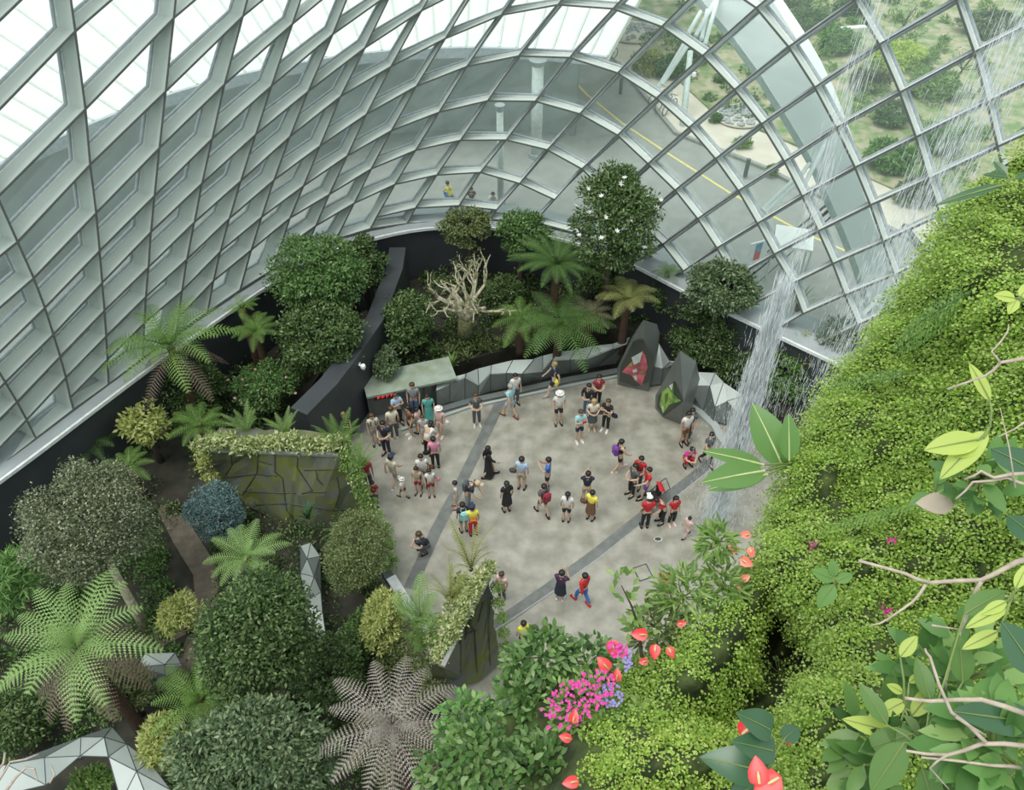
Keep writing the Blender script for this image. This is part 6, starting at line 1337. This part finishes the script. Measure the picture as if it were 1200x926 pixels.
P_(517, 511, 'woman in pink with a white sun hat right of the booth crowd', 'stand', 150, 1.60, 'lpink', 1, 'lpink', 'short', hat='brim', hatc='white', shoe='lpink', bag='handbag', bagc='white', baglab='white bag carried by the woman in the sun hat')
P_(491, 507, 'dark-haired child in pink between the brown and teal women', 'stand', 60, 1.35, 'lpink', 1, 'grey', 'short')
P_(498, 517, 'child in a pale blue top in the booth crowd', 'stand', 190, 1.40, 'lgrey', 1, 'lgrey', 'short', hc='b')
P_(502, 533, 'woman in a white top bending forward below the booth crowd', 'bend', 330, 1.64, 'white', 1, 'black', hair='long')
P_(511, 548, 'woman in a bright pink shirt and black trousers seen from behind', 'stand', 10, 1.66, 'pink', 1, 'black', bag='handbag', bagc='black', baglab='black bag at the side of the woman in bright pink')
P_(463, 569, 'man in a white shirt and dark cap with a strap across his chest', 'walk', 330, 1.64, 'cream', 1, 'grey', 'short', hat='cap', hatc='navy', shoe='white')
P_(474, 583, 'small child in a white sun hat left of the family group', 'walk', 60, 1.08, 'white', 1, 'dgrey', 'short', hat='brim', hatc='white')
P_(497, 569, 'woman in white with a brown shoulder bag and blue jeans', 'stand', 190, 1.68, 'white', 1, 'jean', hair='short', bag='handbag', bagc='brown', baglab='brown shoulder bag of the woman in white')
P_(491, 578, 'girl with long hair in a brown patterned top', 'stand', 170, 1.42, 'tan', 1, 'dred', 'short', hair='long')
P_(506, 580, 'girl in a white top carrying a pink bag', 'stand', 190, 1.40, 'white', 1, 'dred', 'short', hair='long', bag='handbag', bagc='pink', baglab='pink bag held by the girl in white')
P_(433, 573, 'man in a red shirt with dark straps beside the white-dotted climbers', 'stand', 200, 1.66, 'dred', 1, 'dgrey', skin=3, hc='b')
P_(441, 592, 'small person half hidden by the climbers at the plaza edge', 'stand', 180, 1.3, 'dred', 1, 'dgrey')
P_(559, 498, 'person in a patterned dark shirt standing alone left of the dark floor band', 'hold', 190, 1.70, 'dgrey', 1, 'dgrey', hc='b', shoe='lgrey')
P_(573, 558, 'woman in a black robe and headscarf walking left', 'walk', 280, 1.62, 'black', 2, 'black', 'robe', hair='scarf')
# middle
P_(535, 595, 'boy in a pale shirt beside the man with the capped head', 'stand', 100, 1.45, 'lgrey', 1, 'lgrey', 'short', shoe='brown')
P_(549, 594, 'man in a beige cap and navy top carrying a big backpack', 'bend', 250, 1.70, 'dnavy', 1, 'grey', hat='cap', hatc='tan', bag='backpack', bagc='dgrey', baglab='large dark grey backpack on the man in the beige cap')
P_(544, 623, 'person in navy with a turquoise bag left of the yellow top', 'stand', 20, 1.60, 'dnavy', 1, 'green', 'short', bag='backpack', bagc='aqua', baglab='turquoise bag on the person in navy')
P_(555, 627, 'person in a yellow and orange top with red trousers', 'stand', 10, 1.62, 'yellow', 1, 'red', hat='cap', hatc='navy', bag='waist', bagc='orange', baglab='orange bag across the back of the yellow top')
P_(497, 646, 'man in dark navy crouching on the plaza at the left', 'crouch', 120, 1.74, 'dnavy', 1, 'dgrey', hc='b')
P_(594, 599, 'woman in a short black dress seen from behind', 'stand', 20, 1.62, 'black', 1, 'black', 'skirt', hair='long')
P_(588, 702, 'person in a pink top beside the tip of the wedge planter', 'stand', 150, 1.5, 'lpink', 1, 'dgrey', hair='bun', hc='b')
P_(611, 573, 'man in a pale blue shirt with a dark strap across his back', 'stand', 345, 1.74, 'lblue', 1, 'khaki', 'short', bag='handbag', bagc='dgrey', baglab='dark sling bag of the man in pale blue')
P_(641, 573, 'man in a royal blue shirt photographing to the right', 'photo', 80, 1.70, 'blue', 1, 'black', 'short')
P_(636, 603, 'person in grey with a crimson backpack', 'walk', 30, 1.66, 'dgrey', 1, 'dgrey', 'short', hair='bun', bag='backpack', bagc='dred', baglab='crimson backpack on the person in grey')
P_(686, 588, 'man in a dark navy top and khaki shorts with raised arms', 'photo', 355, 1.66, 'dnavy', 1, 'khaki', 'short')
P_(663, 611, 'woman in a white top and black shorts with a long dark ponytail', 'stand', 350, 1.60, 'white', 1, 'black', 'short', hair='tail')
P_(691, 609, 'woman in a yellow top with a brown bag at her hip', 'stand', 330, 1.60, 'yellow', 1, 'brown', 'skirt', hair='short', bag='handbag', bagc='brown', baglab='brown hip bag of the woman in yellow')
P_(598, 489, 'man in a sky blue polo walking by the balustrade', 'walk', 50, 1.80, 'sky', 1, 'lblue', 'short', skin=0, hc='g', shoe='brown')
P_(604, 473, 'person in white right behind the man in the sky blue polo', 'stand', 200, 1.62, 'white', 1, 'dgrey')
P_(648, 463, 'man in a navy t-shirt striding beside the balustrade', 'walk', 100, 1.80, 'navy', 1, 'dnavy', 'short', skin=2, hc='y', shoe='grey', bag='handbag', bagc='yellow', baglab='yellow green bag of the man in the navy t-shirt')
P_(654, 496, 'man in a white hat with a red cloth over his shoulder', 'stand', 190, 1.74, 'white', 1, 'dnavy', 'short', hat='brim', hatc='white', bag='waist', bagc='red', baglab='red bag over the shoulder of the man in the white hat')
P_(687, 486, 'person in a black hooded jacket and blue jeans', 'hold', 150, 1.66, 'black', 2, 'jean')
P_(699, 475, 'woman in a red and purple top nearest the tall pillar', 'hold', 190, 1.64, 'dred', 1, 'black', hair='long')
P_(693, 503, 'fair-haired woman in a white top and dark skirt', 'hold', 180, 1.62, 'cream', 1, 'dgrey', 'skirt', hc='y', shoe='tan', bag='handbag', bagc='dgrey', baglab='dark bag of the fair-haired woman')
P_(709, 504, 'woman all in black looking through her camera', 'photo', 150, 1.66, 'black', 1, 'black', hc='b', shoe='white', bag='handbag', bagc='dnavy', baglab='navy bag of the woman photographing in black')
P_(678, 517, 'man in a light aqua shirt photographing with raised arms', 'photo', 200, 1.68, 'aqua', 1, 'navy', 'short', hc='b', shoe='white', camera=1)
P_(724, 551, 'woman in black shorts walking with a purple backpack', 'walk', 290, 1.66, 'black', 0, 'black', 'short', hair='tail', shoe='lpink', bag='backpack', bagc='purple', baglab='purple backpack on the walking woman')
# family with stroller
P_(746, 571, 'person in a red shirt behind the stroller group', 'stand', 150, 1.66, 'red', 1, 'dgrey')
P_(739, 580, 'person in dark grey at the left of the stroller group', 'hold', 120, 1.68, 'dgrey', 1, 'black', hair='long')
P_(755, 583, 'woman in red pushing the stroller', 'push', 100, 1.62, 'red', 1, 'purple', 'short')
P_(755, 618, 'person in a red shirt with a white cap below the stroller', 'stand', 5, 1.70, 'red', 1, 'black', hat='cap', hatc='white')
P_(774, 612, 'woman in red bending towards the girl in red', 'bend', 110, 1.62, 'red', 1, 'black')
P_(786, 614, 'girl in red with long dark hair beside the bending woman', 'stand', 200, 1.50, 'red', 1, 'black', hair='long', shoe='lpink')
P_(803, 629, 'small child in pale pink under the falling water', 'walk', 300, 1.12, 'lpink', 1, 'lpink', 'short')
# near
P_(656, 703, 'woman in a dark purple top and skirt at the front of the plaza', 'photo', 340, 1.66, 'dpurple', 1, 'dnavy', 'skirt', hair='short', shoe='white')
P_(682, 706, 'person in a red top and bright blue trousers at the front of the plaza', 'walk', 40, 1.64, 'red', 2, 'blue', shoe='red')
P_(775, 697, 'person in red bending behind a grey camera bag at the near right', 'stand', 200, 1.62, 'red', 1, 'orange', 'short', hair='short', hat='brim', hatc='grey')
P_(613, 758, 'dark-haired person in a yellow shirt half hidden by the foreground leaves', 'stand', 20, 1.5, 'yellow', 1, 'dgrey')
# right
P_(800, 520, 'man in a white shirt near the lower pointed pillar', 'stand', 200, 1.72, 'white', 1, 'brown', 'short', skin=1)
P_(804, 516, 'dark-haired person behind the man in the white shirt', 'stand', 160, 1.72, 'dgrey', 1, 'dgrey')
P_(805, 545, 'woman in a magenta top crouching near the waterfall', 'crouch', 200, 1.62, 'magenta', 1, 'red', hair='short')
P_(826, 543, 'person in black walking through the waterfall spray', 'walk', 200, 1.66, 'dgrey', 1, 'black')
P_(861, 528, 'person in grey pink behind the waterfall by the balustrade', 'stand', 200, 1.6, 'lpink', 1, 'dgrey')
# outside
P_(527, 236, 'person in a yellow top sitting outside beyond the glass', 'crouch', 40, 1.66, 'yellow', 1, 'blue', z=ZE)
P_(553, 241, 'person in dark clothes outside beyond the glass, middle of three', 'crouch', 180, 1.66, 'dgrey', 1, 'dgrey', z=ZE)
P_(578, 246, 'person in white outside beyond the glass, right of three', 'crouch', 180, 1.6, 'white', 1, 'lblue', z=ZE)

bpy.context.view_layer.update(); dg = bpy.context.evaluated_depsgraph_get(); BODY = {}
for k, o in list(SRC.items()):
    if isinstance(o, bpy.types.Object):
        ev = o.evaluated_get(dg); me = bpy.data.meshes.new_from_object(ev, preserve_all_data_layers=False, depsgraph=dg); me.name = k[0]; BODY[k] = me
        src = o.data; bpy.data.objects.remove(o); bpy.data.meshes.remove(src); del SRC[k]
for me in BODY.values():
    me.materials.clear(); me.materials.append(None); me.polygons.foreach_set('use_smooth', [True] * len(me.polygons))
def part(name, me, m, parent):
    if len(me.materials) == 0: me.materials.append(None)
    o = bpy.data.objects.new(name, me); link(o, parent); o.material_slots[0].link = 'OBJECT'; o.material_slots[0].material = m; return o
def bag_mesh(kind):
    key = ('bag', kind)
    if key in SRC: return SRC[key]
    bm = bmesh.new(); bmesh.ops.create_cube(bm, size=1)
    sx, sy, sz = {'backpack': (.30, .17, .42), 'handbag': (.26, .11, .24), 'waist': (.30, .09, .16)}[kind]
    bmesh.ops.scale(bm, vec=(sx, sy, sz), verts=bm.verts); bmesh.ops.bevel(bm, geom=bm.edges[:], offset=.045, segments=2, affect='EDGES')
    me = bpy.data.meshes.new(kind); bm.to_mesh(me); bm.free(); SRC[key] = me; return me
for q in PEOPLE:
    p = atz(q['x'], q['y'], q['z']); s_ = q['h'] / 1.70; pose = q['pose']; rz = math.radians(q['face'] + 180)
    e = empty('person', p, rz, s_); tag(e, q['lab'], 'person', 'visitors outside the glass' if q['z'] else 'visitors on the plaza')
    part('body', BODY[('body', pose)], cm(SK[q['skin']], .55), e)
    part('shirt' if q['legs'] in ('long', 'short', 'skirt') else 'dress_top', BODY[('top', pose, q['sl'])], cm(K[q['top']]), e)
    if q['legs'] in ('long', 'short'): part('trousers' if q['legs'] == 'long' else 'shorts', BODY[('leg', pose, q['legs'] == 'long')], cm(K[q['bot']]), e)
    else: part('skirt', skirt_mesh(q['legs'], pose), cm(K[q['bot']]), e)
    for n in 'lr': part('shoe', shoe_mesh(pose, n), cm(K[q['shoe']]), e)
    part('hair' if q['hair'] != 'scarf' else 'headscarf', hair_mesh(q['hair'], pose), cm(HC[q['hc']], .5), e)
    part('eyes', face_mesh(pose, 'eyes'), cm((.02, .015, .012), .3), e); part('mouth', face_mesh(pose, 'mouth'), cm((.35, .12, .10), .5), e)
    if q['hat']: part('hat', hat_mesh(q['hat'], pose), cm(K[q['hatc']]), e)
    if q['bag']:
        J = joints(pose); k = q['bag']; loc = {'backpack': J['che'] + (0, .22, -.06), 'handbag': J['pel'] + (.30, .02, .02), 'waist': J['che'] + (0, .18, -.15)}[k]
        Mw = Matrix.Translation(Vector(tuple(p))) @ Matrix.Rotation(rz, 4, 'Z') @ Matrix.Scale(s_, 4)
        b = empty('backpack' if k == 'backpack' else 'bag', tuple(Mw @ Vector(tuple(loc))), rz, s_); tag(b, q['baglab'], 'bag', 'bags of the visitors')
        part('pouch', bag_mesh(k), cm(K[q['bagc']]), b)
        mb = MB()
        if k == 'backpack':
            for x in (-.09, .09): mb.tube([(x, -.06, .17), (x, -.16, .20), (x, -.34, .12), (x, -.33, -.04), (x, -.06, -.14)], .018, 5)
        elif k == 'handbag': mb.tube([(0, -.04, .10), (-.10, -.06, .30), (-.20, -.04, .42)], .014, 5)
        else: mb.tube([(-.13, 0, 0), (-.17, -.16, .08), (-.10, -.27, .10)], .014, 5)
        mb.build('strap', cm(tuple(x * .6 for x in K[q['bagc']])), b)
    if q['camera']:
        J = joints(pose); l_ = (J['pal'] + J['par']) / 2; Mw = Matrix.Translation(Vector(tuple(p))) @ Matrix.Rotation(rz, 4, 'Z') @ Matrix.Scale(s_, 4)
        c = empty('camera', tuple(Mw @ Vector(tuple(l_ + (0, -.03, .03)))), rz, s_); tag(c, 'small red and black camera held up by the man in aqua', 'camera')
        MB().box((0, 0, 0), (.07, .03, .045)).build('camera_body', cm(K['red']), c); 
        g = MB().lathe([(.028, 0), (.028, .05)], 12).build('lens', cm(K['black']), c); g.rotation_euler = (math.radians(90), 0, 0)
# stroller with child
st = empty('stroller', atz(764, 590, 0), math.radians(280)); tag(st, 'dark pushchair with red hood in the group of people in red', 'stroller')
mb = MB()
for s_ in (-.24, .24): mb.tube([(s_, -.35, .12), (s_, 0, .45), (s_, .35, .95), (s_, .45, 1.02)], .018, 6).tube([(s_, .28, .12), (s_, .0, .5)], .018, 6)
mb.tube([(-.24, .45, 1.02), (.24, .45, 1.02)], .022, 6); mb.build('frame', cm(K['dgrey'], .4), st)
for x, y in ((-.26, -.38), (.26, -.38), (-.26, .30), (.26, .30)):
    g = MB().lathe([(.10, -.02), (.115, 0), (.10, .02)], 14).build('wheel', cm(K['black'], .6), st); g.location = (x, y, .115); g.rotation_euler = (0, math.radians(90), 0)
MB().box((0, -.05, .42), (.20, .20, .03)).box((0, .16, .62), (.20, .03, .22)).build('seat', cm(K['black']), st)
hv = []; hf = []
for i in range(7):
    a = math.radians(20 + i * 22)
    for x in (-.22, 0, .22): hv.append((x, .14 - .30 * math.cos(a) * .8 - .02, .66 + .27 * math.sin(a) + (.03 if x == 0 else 0)))
for i in range(6):
    for j in range(2): a = i * 3 + j; hf.append((a, a + 1, a + 4, a + 3))
g = meshobj('hood', hv[9:], [f_ for f_ in [tuple(i - 9 for i in q) for q in hf] if min(f_) >= 0], cm(K['red']), st); sd = g.modifiers.new('thickness', 'SOLIDIFY'); sd.thickness = .015
# tripod gear beside the near right person
tr = empty('camera_bag', atz(781, 676, .9)); tag(tr, 'grey gear bag carried by the person in red at the near right', 'bag')
part('pouch', bag_mesh('backpack'), cm(K['grey']), tr).rotation_euler = (.3, .4, .2); MB().tube([(0, -.05, .18), (-.15, -.1, .32), (-.28, 0, .2)], .015, 5).build('strap', cm(K['dgrey']), tr)
